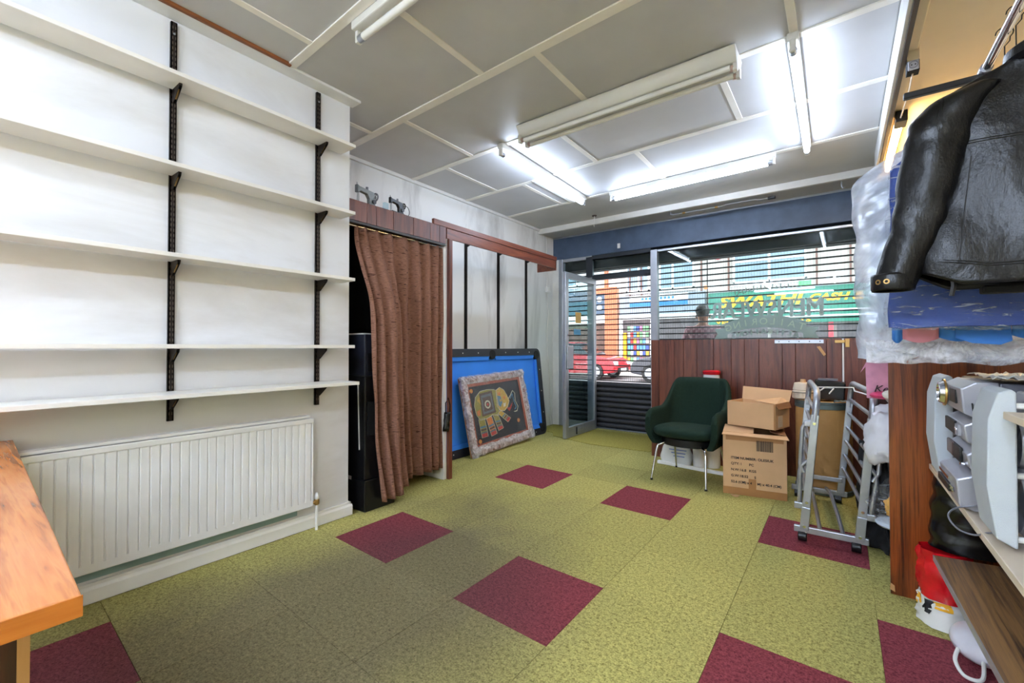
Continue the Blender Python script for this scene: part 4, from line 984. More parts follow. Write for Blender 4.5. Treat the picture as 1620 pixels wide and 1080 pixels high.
# ------------------------------------------------------------------ canopy over the right-hand fittings
t = thing('display_canopy', 'cream lined canopy box with a white fascia along the right wall', 'canopy', (.6, 2.6, 2.6))
B(.245, .262, .2, 4.86, 2.612, H - .001).build('fascia_board', m_white, t, bev=.002)
B(.262, .282, .2, 4.86, 2.600, H - .001).build('inner_edge', m_darkbrown, t)
B(.282, .948, .2, 4.86, 2.70, 2.715).build('soffit', m_cream, t)
B(.282, .33, .2, 4.86, 2.65, 2.70).build('cable_batten', m_cream, t, bev=.006)
B(.262, .948, 4.86, 4.90, 2.0, H - .001).build('end_panel', m_cream, t)
B(.935, .948, .2, 4.86, 0.0, 2.70).build('back_lining', m_cream, t)
t = thing('canopy_tube', 'warm lit tube with a black end block inside the canopy', 'light', (.335, 4.2, 2.55))
MB().cyl((.325, 3.86, 2.60), (.325, 4.80, 2.60), .016, n=12).build('tube', m_warmtube, t, smooth=True)
B(.295, .355, 3.74, 3.86, 2.575, 2.645).build('end_block', m_black, t, bev=.004); B(.30, .35, 3.86, 4.82, 2.63, 2.65).build('channel', m_tubebody, t)
MB().cyl((.325, 3.739, 2.61), (.325, 3.736, 2.61), .005, n=8).build('screw', m_chrome, t)
t = thing('socket_outlet', 'small grey two-pin socket under the canopy edge', 'socket', (.305, 3.02, 2.55))
B(.285, .335, 3.03, 3.09, 2.545, 2.60).build('box', m_matblack, t, bev=.003); B(.288, .332, 3.022, 3.031, 2.548, 2.597).build('face', m_silver, t, bev=.004)
MB().tube([(.310 + .017 * math.cos(a), 3.021, 2.573 + .017 * math.sin(a)) for a in [k * P / 8 for k in range(16)]], .0015, 5, closed=True).build('rim', m_silver_d, t)
for s in (-1, 1): MB().cyl((.310 + s * .007, 3.0225, 2.573), (.310 + s * .007, 3.020, 2.573), .003, n=8).build('pin_hole', m_matblack, t)
MB().tube([(.31, 3.06, 2.546), (.312, 3.2, 2.53), (.315, 3.5, 2.56), (.318, 3.72, 2.59)], .004, 6).build('flex', m_beige, t, smooth=True)
B(.285, .335, 3.03, 3.10, 2.60, 2.70).build('drop_block', m_beige, t, bev=.003)
t = thing('hanging_rail', 'chrome clothes rail under the canopy carrying the garments', 'rail', (.45, 1.8, 2.17))
MB().cyl((.45, .6, 2.185), (.45, 2.72, 2.185), .0145, n=16).build('tube', m_chrome, t, smooth=True)
B(.215, .934, 2.40, 2.425, 2.145, 2.17).build('support_arm', m_black, t, bev=.004)
B(.44, .934, .80, .825, 2.145, 2.17).build('support_arm', m_black, t, bev=.004)
for y in (2.4125, .8125): MB().cyl((.45, y - .02, 2.185), (.45, y + .02, 2.185), .019, n=14).build('collar', m_silver, t, smooth=True)
def hook(mb, x, y, z, top=2.185):
    r = .021
    mb.tube([(x, y, z), (x, y, top - .045), (x + .012, y, top - .03)] + [(x + r * math.cos(a), y, top + .0 + r * math.sin(a)) for a in [-.9 + k * .45 for k in range(10)]], .0018, 6)
def hanger(mb, x, y, z, hw=.2):
    mb.tube([(x - hw, y, z - .09), (x - .06, y, z - .02), (x, y, z), (x + .06, y, z - .02), (x + hw, y, z - .09)], .006, 8)

# leather jacket
def leather():
    t = NT('black_leather'); c = t.coords('World')
    n = t.noise(t.mapping(c, (1, 1, .6)), 7, 4, .55, .8); n2 = t.noise(c, 260, 3); n3 = t.noise(t.mapping(c, (1, 1, .5)), 45, 4, .6)
    t.base(t.ramp(n, [(.3, (9, 9, 10)), (.7, (17, 16, 19))]))
    t.link(t.ramp(n, [(.3, (.27,) * 3 + (1,)), (.7, (.42,) * 3 + (1,))]), t.p.inputs['Roughness'])
    h = t.math('ADD', t.math('MULTIPLY', n, .8), t.math('ADD', t.math('MULTIPLY', n2, .05), t.math('MULTIPLY', n3, .18))); t.bump(h, .55, .02)
    m = t.m; t.p.inputs['Specular IOR Level'].default_value = .4; return m
m_leather = leather()
m_seam = plain('black_stitching', (8, 8, 9), .6, var=0)
JX, JY = .455, 1.76
t = thing('leather_jacket', 'black leather jacket hanging on the rail, back towards the room', 'jacket', (JX, JY, 1.30), 'garments on the rail')
LV = [(1.300, .283, .080), (1.355, .288, .084), (1.42, .280, .084), (1.50, .262, .080), (1.58, .238, .076), (1.65, .222, .072), (1.72, .228, .068), (1.79, .236, .060), (1.838, .224, .050), (1.868, .155, .046), (1.892, .095, .044), (1.905, .082, .044)]
def lv(z):
    for a, b in zip(LV, LV[1:]):
        if z <= b[0]:
            k = (z - a[0]) / (b[0] - a[0]); return a[1] + (b[1] - a[1]) * k, a[2] + (b[2] - a[2]) * k
    return LV[-1][1:]
def torso(th, z, out=0.):
    hx, hy = lv(z); c, s = math.cos(th), math.sin(th)
    x = math.copysign(abs(c) ** .75, c) * (hx + out); y = math.copysign(abs(s) ** .8, s) * (hy + out)
    w_ = .016 * nz(x * 5 + 2, z * 3.2, s * 2) + .003 * nz(x * 16, z * 8, 4)
    fold = .026 * math.sin(17 * (x + .45 * (z - 1.4)) + 2 * nz(x * 4, z * 4)) * max(0, min(1, (1.72 - z) / .2)) * (.4 + .6 * abs(nz(x * 5, z * 3, 7)))
    return Vector((JX + x, JY + y * (1 + .0) + math.copysign(1, s) * (w_ + fold) * min(1, abs(s) * 1.6), z))
def jz(u, v):
    th = 2 * P * u; z = 1.300 + (1.905 - 1.300) * v
    p = torso(th, z); rel = p.x - JX
    if rel < -.19: p.z += .045 * min(1, (-rel - .19) / .09) * max(0, 1 - v * 4)
    return p
MB().grid(90, 60, jz, closeu=True).build('body', m_leather, t, smooth=80, solid=.004)
spath = [(-.135, 1.845, .030), (-.190, 1.815, .056), (-.222, 1.765, .066), (-.236, 1.70, .066), (-.252, 1.60, .062), (-.270, 1.51, .058), (-.287, 1.43, .055), (-.312, 1.36, .049), (-.330, 1.305, .046)]
def slv(sgn):
    pts = []
    for k in range(29):
        f = k / 28 * (len(spath) - 1); i = min(int(f), len(spath) - 2); g = f - i
        pts.append(tuple(spath[i][q] * (1 - g) + spath[i + 1][q] * g for q in range(3)))
    mb = MB()
    def f(u, v):
        k = v * 28; i = min(int(k), 27); g = k - i; a = [pts[i][q] * (1 - g) + pts[i + 1][q] * g for q in range(3)]
        th = 2 * P * u; r = a[2] * (1 + .12 * nz(math.cos(th) * 1.5, math.sin(th) * 1.5, a[1] * 9) + .055 * math.sin(70 * a[1] + 3.5 * math.cos(th)) * math.exp(-((a[1] - 1.52) / .07) ** 2) + .04 * math.sin(90 * a[1] + 4 * math.sin(th)) * math.exp(-((a[1] - 1.72) / .05) ** 2) + .03 * math.sin(80 * a[1] + 2 * th) * math.exp(-((a[1] - 1.38) / .04) ** 2))
        dx = -.35; return Vector((JX + sgn * (a[0] * 1.0) + r * math.cos(th), JY - .035 + r * .9 * math.sin(th), a[1] + sgn * r * math.cos(th) * -.12))
    mb.grid(26, 46, f, closeu=True); mb.build('sleeve', m_leather, t, smooth=80, solid=.004)
    e = spath[-1]
    mb = MB(); mb.lathe([(.047, -.008), (.0495, -.004), (.0495, .034), (.047, .040)], 26, (JX + sgn * e[0], JY - .035, e[1]), caps=False); c = mb.build('cuff', m_leather, t, smooth=True, solid=.003)
    for k in (0, 1):
        a = -P / 2 - (.75 - .42 * k) * 1; q = Vector((JX + sgn * e[0] + .05 * math.cos(a), JY - .035 + .05 * math.sin(a), e[1] + .016)); d = Vector((math.cos(a), math.sin(a), 0))
        MB().cyl(q, q + d * .002, .0075, n=12).build('snap', m_brass, c, smooth=True); MB().cyl(q + d * .002, q + d * .0026, .004, n=10).build('snap_centre', m_matblack, c)
slv(1); slv(-1)
def seam(pts, r=.0022): MB().tube([torso(a, z, .001) for a, z in pts], r, 5).build('seam', m_seam, t, smooth=True)
def th_at(rel, z):
    hx = lv(z)[0]; c = max(-1, min(1, rel / hx)); return -math.acos(math.copysign(abs(c) ** (1 / .75), c))
for o in (0, .006):
    seam([(th_at(-.235 + .47 * k / 24, 1.372), 1.345 + .0 * k + o + .022 * max(0, 1 - k / 5)) for k in range(25)])
    seam([(th_at(-.165 - .055 * k / 20 * 0 - .03 * (1 - k / 20), 1.36 + .29 * k / 20), 1.36 + .29 * k / 20 + 0 * o) for k in range(21)], .002) if o == 0 else None
    seam([(th_at(.165, 1.36 + .29 * k / 20), 1.36 + .29 * k / 20) for k in range(21)], .002) if o == 0 else None
    seam([(th_at(-.215 + .43 * k / 24, 1.69), 1.69 - .015 * math.sin(P * k / 24) + o) for k in range(25)])
MB().lathe([(.084, 1.885), (.094, 1.898), (.092, 1.922), (.082, 1.930), (.076, 1.915), (.076, 1.89)], 30, (JX, JY, 0), caps=False).build('collar', m_leather, t, smooth=True)
B(JX - .36 + .12, JX - .20, JY + .02, JY + .03, 1.27, 1.30) if False else None
B(JX - .14, JX + .2, JY - .01, JY + .03, 1.278, 1.30).build('lining', m_blackcloth, t, bev=.005)
MB().tube([(JX - .205, JY - .05, 1.33), (JX - .203, JY - .055, 1.30), (JX - .207, JY - .052, 1.272)], .006, 6).build('drawstring', m_black, t, smooth=True)
mb = MB(); hanger(mb, JX, JY, 1.90); hook(mb, .45, JY, 1.90); hg = mb.build('coat_hanger', m_black, smooth=True); tag(hg, 'hanger inside the black leather jacket', 'hanger', 'coat hangers')

# garments under polythene behind the jacket
def garment(mb, cx, cy, z0, z1, hw0, hw1, hy, wr=.010, n=46, m=34, seed=0., close=True):
    def f(u, v):
        th = 2 * P * u; c, s = math.cos(th), math.sin(th); z = z0 + (z1 - z0) * v
        hw = hw0 + (hw1 - hw0) * v; k = 1.0
        if v > .82: k = 1 - .55 * ((v - .82) / .18) ** 1.6
        x = math.copysign(abs(c) ** .5, c) * hw * k; y = math.copysign(abs(s) ** .7, s) * hy * (1 - .3 * v)
        y += math.copysign(1, s) * wr * (nz(x * 14 + seed, z * 9, s) + .5 * nz(x * 34, z * 20 + seed, 3))
        x += wr * nz(z * 10, s * 2 + seed, 6)
        zz = z + (wr * 1.2 * nz(x * 12, seed, 9) if v < .02 else 0)
        return (cx + x, cy + y, zz)
    mb.grid(n, m, f, closeu=True, caps=close); return mb
t = thing('blue_suit_jacket', 'royal blue jacket in clear film behind the leather jacket', 'jacket', (.47, 1.93, 1.2), 'garments on the rail')
garment(MB(), .47, 1.95, 1.195, 1.83, .34, .33, .035, .006, seed=1.).build('cloth', m_bluecloth, t, smooth=80)
garment(MB(), .47, 1.95, 1.185, 1.85, .348, .335, .050, .016, seed=5., close=False).build('film_cover', m_film, t, smooth=80)
mb = MB(); hanger(mb, .47, 1.95, 1.82); hook(mb, .45, 1.95, 1.82); hg = mb.build('coat_hanger', m_black, smooth=True); tag(hg, 'hanger inside the film-covered royal blue jacket', 'hanger', 'coat hangers')
t = thing('striped_blazer', 'pink and blue striped blazer hem showing below the blue jacket', 'jacket', (.47, 2.02, 1.14), 'garments on the rail')
xs = [.145, .172, .262, .355, .425, .52, .60, .69, .79]
for k, (a, b) in enumerate(zip(xs, xs[1:])):
    z0 = 1.150 + .018 * abs(math.sin(3 * a)); m_ = m_bluebright if k % 2 == 0 else m_pinkcloth
    MB().grid(8, 16, lambda u, v: (a + (b - a) * u, 2.03 - .012 * math.sin(P * (a + (b - a) * u - .145) / .645) + .006 * nz(u * 3 + k, v * 5), z0 - .014 * math.sin(P * u) + (1.75 - z0) * v)).build('stripe', m_, t, smooth=80, solid=.004)
MB().prism([(.30, 2.012, 1.160), (.34, 2.012, 1.143), (.40, 2.012, 1.138), (.425, 2.012, 1.15), (.42, 2.012, 1.24), (.30, 2.012, 1.24)], (0, .004, 0)).build('lapped_front', m_bluebright, t)
mb = MB(); hanger(mb, .47, 2.05, 1.80); hook(mb, .45, 2.05, 1.80); hg = mb.build('coat_hanger', m_black, smooth=True); tag(hg, 'hanger inside the striped pink and blue blazer', 'hanger', 'coat hangers')
t = thing('covered_garment', 'pale garment in a milky polythene cover, leftmost on the rail', 'garment bag', (.45, 2.13, 1.08), 'garments on the rail')
garment(MB(), .45, 2.17, 1.20, 1.84, .36, .35, .03, .004, seed=3.).build('cloth', m_palecloth, t, smooth=80)
garment(MB(), .45, 2.17, 1.085, 1.89, .395, .415, .055, .02, seed=7., close=False, m=44).build('cover', m_milky, t, smooth=80)
MB().grid(60, 10, lambda u, v: (.075 + .72 * u, 2.09 + .012 * nz(u * 12, v * 4) - .02 * v, 1.15 - .075 * v + .018 * nz(u * 10, v * 4, 3))).build('gathered_hem', m_wrap, t, smooth=80)
mb = MB(); hanger(mb, .45, 2.17, 1.84); hook(mb, .45, 2.17, 1.84); hg = mb.build('coat_hanger', m_black, smooth=True); tag(hg, 'hanger inside the milky polythene garment cover', 'hanger', 'coat hangers')

# ------------------------------------------------------------------ divider, shelves
t = B(.176, .93, 2.68, 2.70, 0, 1.072).build('divider_panel', m_mahog, bev=.001); tag(t, 'mahogany veneer end panel standing below the hanging garments', 'panel')
MB().prism([(.174, 2.679, .02), (.192, 2.679, .012), (.19, 2.679, .04), (.176, 2.679, .05)], (0, .001, 0)).build('chipped_corner', m_pine, t)
t = B(.31, .93, .75, 2.678, .594, .616).build('stereo_shelf', m_beige, bev=.002); tag(t, 'beige shelf board carrying the silver stereo', 'shelf')
t = MB().prism([(.317, 1.585, .955), (.93, 1.60, .955), (.93, .90, .955), (.325, .90, .955)], (0, 0, .018)).build('shelf_board', m_beige, bev=.002); tag(t, 'small beige shelf board end at the right edge above the stereo', 'shelf')
t = thing('walnut_shelf', 'dark striped walnut shelf board near the floor at lower right', 'shelf', (.6, 1.9, .28))
MB().prism([(.292, 2.44, .278), (.92, 2.52, .278), (.92, 1.10, .278), (.335, 1.10, .278)], (0, 0, .02)).build('board', m_walnut, t, bev=.002)
MB().prism([(.2905, 2.4395, .277), (.2935, 2.4395, .277), (.3365, 1.10, .277), (.3335, 1.10, .277)], (0, 0, .0215)).build('edge_strip', m_silver, t)
B(.55, .90, 1.12, 2.40, 0, .277).build('plinth', m_counter_d, t)

# ------------------------------------------------------------------ stereo system
sz = .617
def spk_cover(t, y0, y1, x0):
    mb = MB(); pr = [(x0 + .045, sz + .012), (x0 + .012, sz + .03), (x0 - .004, sz + .16), (x0, sz + .33), (x0 + .018, sz + .398), (x0 + .04, sz + .408), (x0 + .05, sz + .40), (x0 + .05, sz + .012)]
    mb.prism([(x, y0, z) for x, z in pr], (0, y1 - y0, 0)); return mb.build('grille_cover', m_grille, t, bev=.012, seg=3, smooth=40)
def speaker(label, y0, y1, x0):
    t = thing('stereo_speaker', label, 'speaker', (x0 + .15, (y0 + y1) / 2, sz), 'stereo speakers')
    spk_cover(t, y0 + .005, y1 - .005, x0)
    B(x0 + .10, x0 + .34, y0, y1, sz, sz + .40).build('cabinet', m_black, t, bev=.01)
    B(x0 + .085, x0 + .10, y0 + .004, y1 - .004, sz + .006, sz + .394).build('baffle', m_silver, t, bev=.006)
    for z, r in ((sz + .115, .088), (sz + .265, .068)):
        MB().lathe([(r, .0), (r, -.012), (r * .92, -.022), (r * .55, -.006), (r * .3, -.012), (.001, -.016)], 28, (x0 + .085, (y0 + y1) / 2, z), axis='X').build('driver', m_silver, t, smooth=True)
    for z in (sz + .03, sz + .19, sz + .365): MB().cyl((x0 + .05, y0 + .03, z), (x0 + .086, y0 + .03, z), .008, n=10).build('grille_peg', m_white, t, smooth=True)
    B(x0 + .09, x0 + .102, y0 - .002, y0 + .02, sz + .02, sz + .38).build('side_trim', m_silver, t, bev=.003)
    return t
speaker('stereo speaker with pale grille next to the mahogany panel', 2.30, 2.50, .285)
speaker('stereo speaker with pale grille at the right edge, nearest the camera', 1.625, 1.805, .30)
t = thing('stereo_system', 'silver stereo of four stacked units between the two speakers', 'stereo', (.42, 2.12, sz))
def unit(y0, y1, z0, z1, x0, nose, name):
    mb = MB(); pr = [(x0 + nose, z1), (x0, z1 - .022), (x0 + .006, z0 + .012), (x0 + nose * .8, z0), (x0 + .085, z0), (x0 + .085, z1)]
    mb.prism([(x, y0, z) for x, z in pr], (0, y1 - y0, 0)); o = mb.build(name, m_silver, t, bev=.005)
    B(x0 + .086, x0 + .30, y0 + .004, y1 - .004, z0 + .002, z1 - .002).build('unit_case', m_silver_d, t, bev=.004); return o
ya, yb = 1.955, 2.24
u1 = unit(ya, yb, sz + .295, sz + .405, .300, .035, 'tuner_front')
u2 = unit(ya, yb, sz + .205, sz + .290, .306, .04, 'amplifier_front')
u3 = unit(ya, yb, sz + .125, sz + .200, .312, .03, 'cassette_front')
u4 = unit(ya, yb, sz + .004, sz + .120, .288, .05, 'disc_front')
MB().lathe([(.040, .004), (.042, -.004), (.036, -.016), (.030, -.018), (.028, -.012), (.001, -.012)], 24, (.298, 2.20, sz + .352), axis='X').build('volume_dial', m_chrome, u1, smooth=True)
MB().lathe([(.042, .002), (.048, .0), (.047, -.005)], 24, (.299, 2.20, sz + .352), axis='X', caps=False).build('dial_ring', m_brass, u1, smooth=True)
B(.298, .304, 2.02, 2.12, sz + .33, sz + .375).build('display', m_black, u1, bev=.002)
B(.301, .309, 2.06, 2.22, sz + .225, sz + .268).build('display', m_black, u2, bev=.002)
for k in range(4): B(.301, .309, 2.005 + .012 * k, 2.013 + .012 * k, sz + .228, sz + .262).build('button', m_silver, u2)
for y in (2.03, 2.05): MB().cyl((.300, y, sz + .245), (.309, y, sz + .245), .006, n=10).build('knob', m_chrome, u2)
B(.306, .315, 2.02, 2.12, sz + .14, sz + .188).build('tape_door', m_black, u3, bev=.003); B(.306, .315, 2.13, 2.23, sz + .14, sz + .188).build('tape_door', plain('smoked_plastic', (86, 62, 58), .3), u3, bev=.003)
for y in (2.01, 2.0): MB().cyl((.305, y, sz + .14), (.315, y, sz + .14), .005, n=8).build('knob', m_chrome, u3)
B(.283, .292, 2.05, 2.24, sz + .035, sz + .06).build('disc_slot', m_black, u4, bev=.002)
for k in range(6): MB().sphere((.288, 2.0 + .008 * k, sz + .05 + .008 * (k % 2)), .004, 8, 6).build('button', m_chrome, u4)
B(.285, .293, 2.06, 2.23, sz + .072, sz + .082).build('trim_bar', m_chrome, u4)
t = MB().tube(spl([(.325, 1.948, sz + .34), (.33, 1.944, sz + .29), (.345, 1.942, sz + .25), (.33, 1.943, sz + .16), (.335, 1.946, sz + .08)]), .0022, 6).build('speaker_wire', m_black, smooth=True); tag(t, 'thin dark wire hanging down the side of the stereo stack', 'wire')
t = MB().tube(spl([(.36, 1.94, sz + .06), (.33, 1.935, sz + .03), (.285, 1.93, sz + .015), (.262, 1.90, sz - .005), (.272, 1.83, sz - .02), (.30, 1.79, sz - .018), (.325, 1.765, sz + .003), (.35, 1.75, sz + .008)]), .0025, 6).build('loose_wire', m_silver_d, smooth=True); tag(t, 'looped wire drooping over the beige shelf edge', 'wire')
t = MB().grid(22, 14, lambda u, v: (.36 + .22 * u, 1.90 + .33 * v, 1.035 + .016 * abs(nz(u * 8, v * 8)) + .008 * nz(u * 20, v * 20))).build('foil_wrapper', plain('crinkled_foil', (206, 206, 200), .28, .6, var=.1, vs_=30), smooth=False, solid=.002); tag(t, 'crumpled silver foil wrapper lying on top of the stereo', 'wrapper')
t = B(.44, .64, 1.64, 1.86, 1.062, 1.078).build('black_case', m_black, bev=.004); tag(t, 'flat black case on top of the stereo at the right edge', 'case')
t = B(.41, .62, 1.63, 1.80, 1.019, 1.06).build('grey_box', m_silver_d, bev=.006); tag(t, 'flat grey box on top of the nearer stereo speaker', 'box')

# ------------------------------------------------------------------ bags under the shelf
t = thing('red_carrier_bag', 'red and white carrier bag with yellow marks under the shelf', 'bag', (.32, 2.45, 0))
def bagf(u, v, z0, z1, k0):
    th = 2 * P * u; c, s = math.cos(th), math.sin(th); f = k0 + (1 - k0) * v
    return (.335 + .088 * c * (1 - .12 * f) + .020 * nz(c * 3, f * 6, s * 3) + .008 * nz(c * 8, f * 14, s * 8), 2.53 + .10 * s * (1 - .3 * f) + .012 * nz(s * 3, f * 5, 7), z0 + (z1 - z0) * v)
MB().grid(28, 9, lambda u, v: bagf(u, v, .004, .11, 0), closeu=True, caps=True).build('white_lower', m_paper, t, smooth=50)
MB().grid(28, 12, lambda u, v: bagf(u, v, .11, .30, .4), closeu=True).build('red_upper', plain('red_polythene', (206, 18, 30), .22, var=.2, vs_=14, bump=.5, bs=18), t, smooth=50)
def bagpatch(name, mat, u0, u1, z0, z1):
    MB().grid(6, 4, lambda u, v: (lambda p: (.335 + (p[0] - .335) * 1.02, 2.53 + (p[1] - 2.53) * 1.02, p[2]))(bagf(u0 + (u1 - u0) * u, (z0 + (z1 - z0) * v) / .106, .004, .11, 0))).build(name, mat, t, smooth=True)
bagpatch('yellow_mark', m_yellow, .50, .56, .055, .10); bagpatch('yellow_mark', m_yellow, .66, .78, .075, .10); bagpatch('black_mark', m_black, .60, .65, .045, .095)
t = thing('white_carrier_bag', 'white carrier bag lying on the floor under the walnut shelf', 'bag', (.38, 2.3, 0))
MB().sphere((.40, 2.30, .060), (.085, .11, .058), 18, 11).build('bag_body', m_whitebag, t, smooth=True); MB().tube(spl([(.33, 2.24, .05), (.315, 2.19, .03), (.33, 2.14, .012), (.37, 2.13, .02), (.385, 2.19, .05)]), .006, 8).build('handle', m_paper, t, smooth=True)
t = MB().grid(30, 18, lambda u, v: (.41 + (.12 - .02 * v) * math.cos(2 * P * u) + .018 * nz(math.cos(2 * P * u) * 2, v * 6, 1), 2.57 + .09 * math.sin(2 * P * u) + .015 * nz(math.sin(2 * P * u) * 2, v * 6, 4), .30 + .285 * v), closeu=True, caps=True).build('black_bin_bag', m_blackbag, smooth=70)
tag(t, 'black polythene bag stuffed under the beige shelf against the panel', 'bag')

# ------------------------------------------------------------------ bay beyond the divider
t = thing('bay_shelving', 'narrow dark shelving bay behind the mahogany panel', 'shelving', (.55, 3.5, 0))
for z in (.22, .53, .85): B(.19, .92, 2.72, 4.45, z, z + .018).build('shelf', m_trim if z > .8 else m_silver_d, t)
B(.90, .93, 2.72, 4.45, 0, 1.05).build('back', m_matblack, t); B(.19, .92, 4.45, 4.47, 0, 1.05).build('end', m_counter_d, t)
t = thing('pink_gift_bag', 'pink paper bag with handwriting on the top shelf by the panel', 'bag', (.17, 3.0, .868))
mb = MB().hexa([(.105, 2.90, .87), (.34, 2.90, .87), (.34, 3.06, .87), (.115, 3.06, .87)], [(.100, 2.89, 1.05), (.35, 2.89, 1.055), (.35, 3.07, 1.055), (.11, 3.07, 1.05)]); mb.build('bag_body', m_pink, t, bev=.004)
MB().prism([(.080, 2.885, 1.00), (.105, 2.885, 1.058), (.20, 2.885, 1.060), (.19, 2.885, 1.052), (.11, 2.885, 1.045)], (0, .004, 0)).build('folded_lip', m_pink, t)
text('handwriting', 'Ke', .05, m_ink, t, (1, 0, 0), (0, 0, 1), (.160, 2.889, .905), shear=.3)
t = MB().sphere((.165, 2.89, .889), (.05, .04, .02), 14, 9); o = t.build('pink_packet', m_hotpink, smooth=True); tag(o, 'hot pink crinkled packet at the foot of the pink bag', 'packet')
o = MB().sphere((.205, 2.86, .895), (.045, .04, .026), 14, 9).build('white_bundle', m_paper, smooth=True); tag(o, 'small white printed bundle beside the hot pink packet', 'bundle')
def lump(name, label, c, r, mat, cat='bag', amp=.25, seed=0, sq=1.):
    mb = MB(); 
    def f(u, v):
        th = 2 * P * u; ph = P * (v * .996 + .002); d = Vector((math.sin(ph) * math.cos(th), math.sin(ph) * math.sin(th), -math.cos(ph)))
        k = 1 + amp * (nz(d.x * 2.2 + seed, d.y * 2.2, d.z * 2.2) + .5 * nz(d.x * 6, d.y * 6 + seed, d.z * 6))
        z = d.z if d.z > -.7 else -.7
        return (c[0] + d.x * r[0] * k, c[1] + d.y * r[1] * k, c[2] + z * r[2] * k)
    mb.grid(34, 22, f, closeu=True, caps=True); o = mb.build(name, mat, smooth=50); return tag(o, label, cat)
lump('white_plastic_bag', 'white plastic bag on the middle shelf just left of the panel', (.215, 2.93, .665), (.125, .13, .165), m_whitebag, seed=2)
lump('cream_parcel', 'cream parcel wrapped inside the white plastic bag', (.23, 2.93, .68), (.07, .08, .09), m_beige, 'parcel', .12, 5)
o = B(.20, .36, 3.20, 3.34, .549, .80).build('cream_carton', m_beige, bev=.003); tag(o, 'worn cream carton behind the folded bed on the bay shelf', 'box')
lump('clear_food_bag', 'clear plastic bag of yellow contents on the lowest bay shelf', (.215, 2.90, .35), (.105, .11, .115), m_film, seed=9)
lump('yellow_contents', 'yellow contents showing through the clear plastic bag', (.225, 2.91, .335), (.055, .06, .06), m_bread, 'packet', .18, 4)
o = MB().sphere((.215, 2.88, .260), (.085, .10, .02), 16, 9).build('blue_white_packet', m_palecloth, smooth=True); tag(o, 'pale blue packet under the clear plastic bag', 'packet')
o = MB().grid(26, 30, lambda u, v: (.085 + .10 * u + .03 * nz(u * 4, v * 5) + .02 * math.sin(9 * u), 3.35 - .25 * u + .04 * nz(u * 6, v * 4, 2), .58 - .56 * v ** .9)).build('black_cloth', m_blackcloth, smooth=70, solid=.012); tag(o, 'black quilted cloth hanging down beside the folded bed', 'cloth')
lump('black_holdall', 'black soft bag on the floor behind the folded bed', (.128, 3.72, .15), (.05, .16, .2), m_blackcloth, 'bag', .2, 11)
# ------------------------------------------------------------------ the street outside
G = -.05
m_road = plain('asphalt', (150, 148, 150), .9, var=.08, vs_=3); m_pave = plain('paving', (196, 192, 188), .9, var=.08, vs_=2)
struct(B(-45, 40, 5.95, 9.0, G - .2, G).build('pavement_near', m_pave)); struct(B(-45, 40, 9.0, 17.2, G - .3, G - .06).build('road', m_road)); struct(B(-45, 40, 17.2, 20.0, G - .2, G).build('pavement_far', m_pave))
struct(B(-45, 40, 5.55, 5.95, G - .2, -.045).build('threshold', m_pave))
def rend(n, c): return plain(n, c, .85, var=.05, vs_=1.2)
m_r1, m_r2, m_r3 = rend('pale_render', (184, 175, 171), ), rend('cream_render', (184, 178, 176)), rend('grey_render', (206, 206, 210))
m_green = plain('green_sign_paint', (42, 122, 102), .5, var=.05); m_bluesign = plain('blue_sign_paint', (40, 116, 196), .5, var=.05)
m_wpaint = plain('bright_white_paint', (244, 246, 250), .5, var=.02); m_orange = plain('orange_tile', (214, 112, 78), .7, var=.25, vs_=14)
m_pane = plain('far_window_pane', (126, 144, 158), .2, var=.15, vs_=1.5); m_shopdark = plain('dark_shop_interior', (96, 88, 92), .4, var=.3, vs_=2)
m_slate = plain('slate_sign', (70, 90, 112), .6); m_greysign = plain('grey_sign_band', (138, 148, 160), .6); m_brownpipe = plain('brown_pipe', (120, 84, 76), .6)
m_dred = plain('dull_red_paint', (206, 72, 84), .6)
def building(name, label, x0, x1, ztop, mat, y=20.0):
    t = thing(name, label, 'building', ((x0 + x1) / 2, y + 1, G)); B(x0, x1, y, y + 4, G, ztop).build('wall', mat, t); return t
def bwin(t, x0, x1, z0, z1, mull=(), trans=None, y=20.0):
    w_ = MB().box(x0, x1, y - .06, y + .02, z0, z0 + .07).box(x0, x1, y - .06, y + .02, z1 - .07, z1).box(x0, x0 + .07, y - .06, y + .02, z0, z1).box(x1 - .07, x1, y - .06, y + .02, z0, z1)
    for m in mull: w_.box(m - .04, m + .04, y - .06, y + .02, z0, z1)
    if trans: w_.box(x0, x1, y - .05, y + .02, trans - .035, trans + .035)
    f = w_.build('window', m_wpaint, t)
    xs = [x0] + list(mull) + [x1]
    for a, b in zip(xs, xs[1:]): B(a + .04, b - .04, y - .02, y - .005, z0 + .05, z1 - .05).build('pane', m_pane, f)
    B(x0 - .08, x1 + .08, y - .12, y, z0 - .10, z0).build('sill', m_wpaint, t); return f
bA = building('green_sign_shop', 'pale rendered building with a green and yellow shop sign', -4.5, 9.0, 7.4, m_r1)
bwin(bA, -3.52, -1.0, 3.72, 5.15, (-2.23,), 4.6); bwin(bA, 1.2, 3.7, 3.72, 5.15, (2.45,), 4.6); bwin(bA, 5.4, 7.9, 3.72, 5.15, (6.6,), 4.6); bwin(bA, -3.3, -1.2, 6.0, 7.2, (-2.2,))
for x in (-3.72, -.72, .28, .62): B(x, x + .06, 19.93, 20.0, 3.45, 7.2).build('drain_pipe', m_brownpipe, bA)
sg = B(-4.42, 8.9, 19.72, 20.0, 2.06, 3.38).build('sign_board', m_green, bA); B(-4.42, 8.9, 19.66, 19.99, 3.38, 3.44).build('sign_cap', m_wpaint, sg)
B(-4.42, 8.9, 19.69, 19.73, 2.44, 2.52).build('light_strip', m_wpaint, sg); B(-4.42, 8.9, 19.68, 19.73, 2.26, 2.32).build('light_strip', m_wpaint, sg)
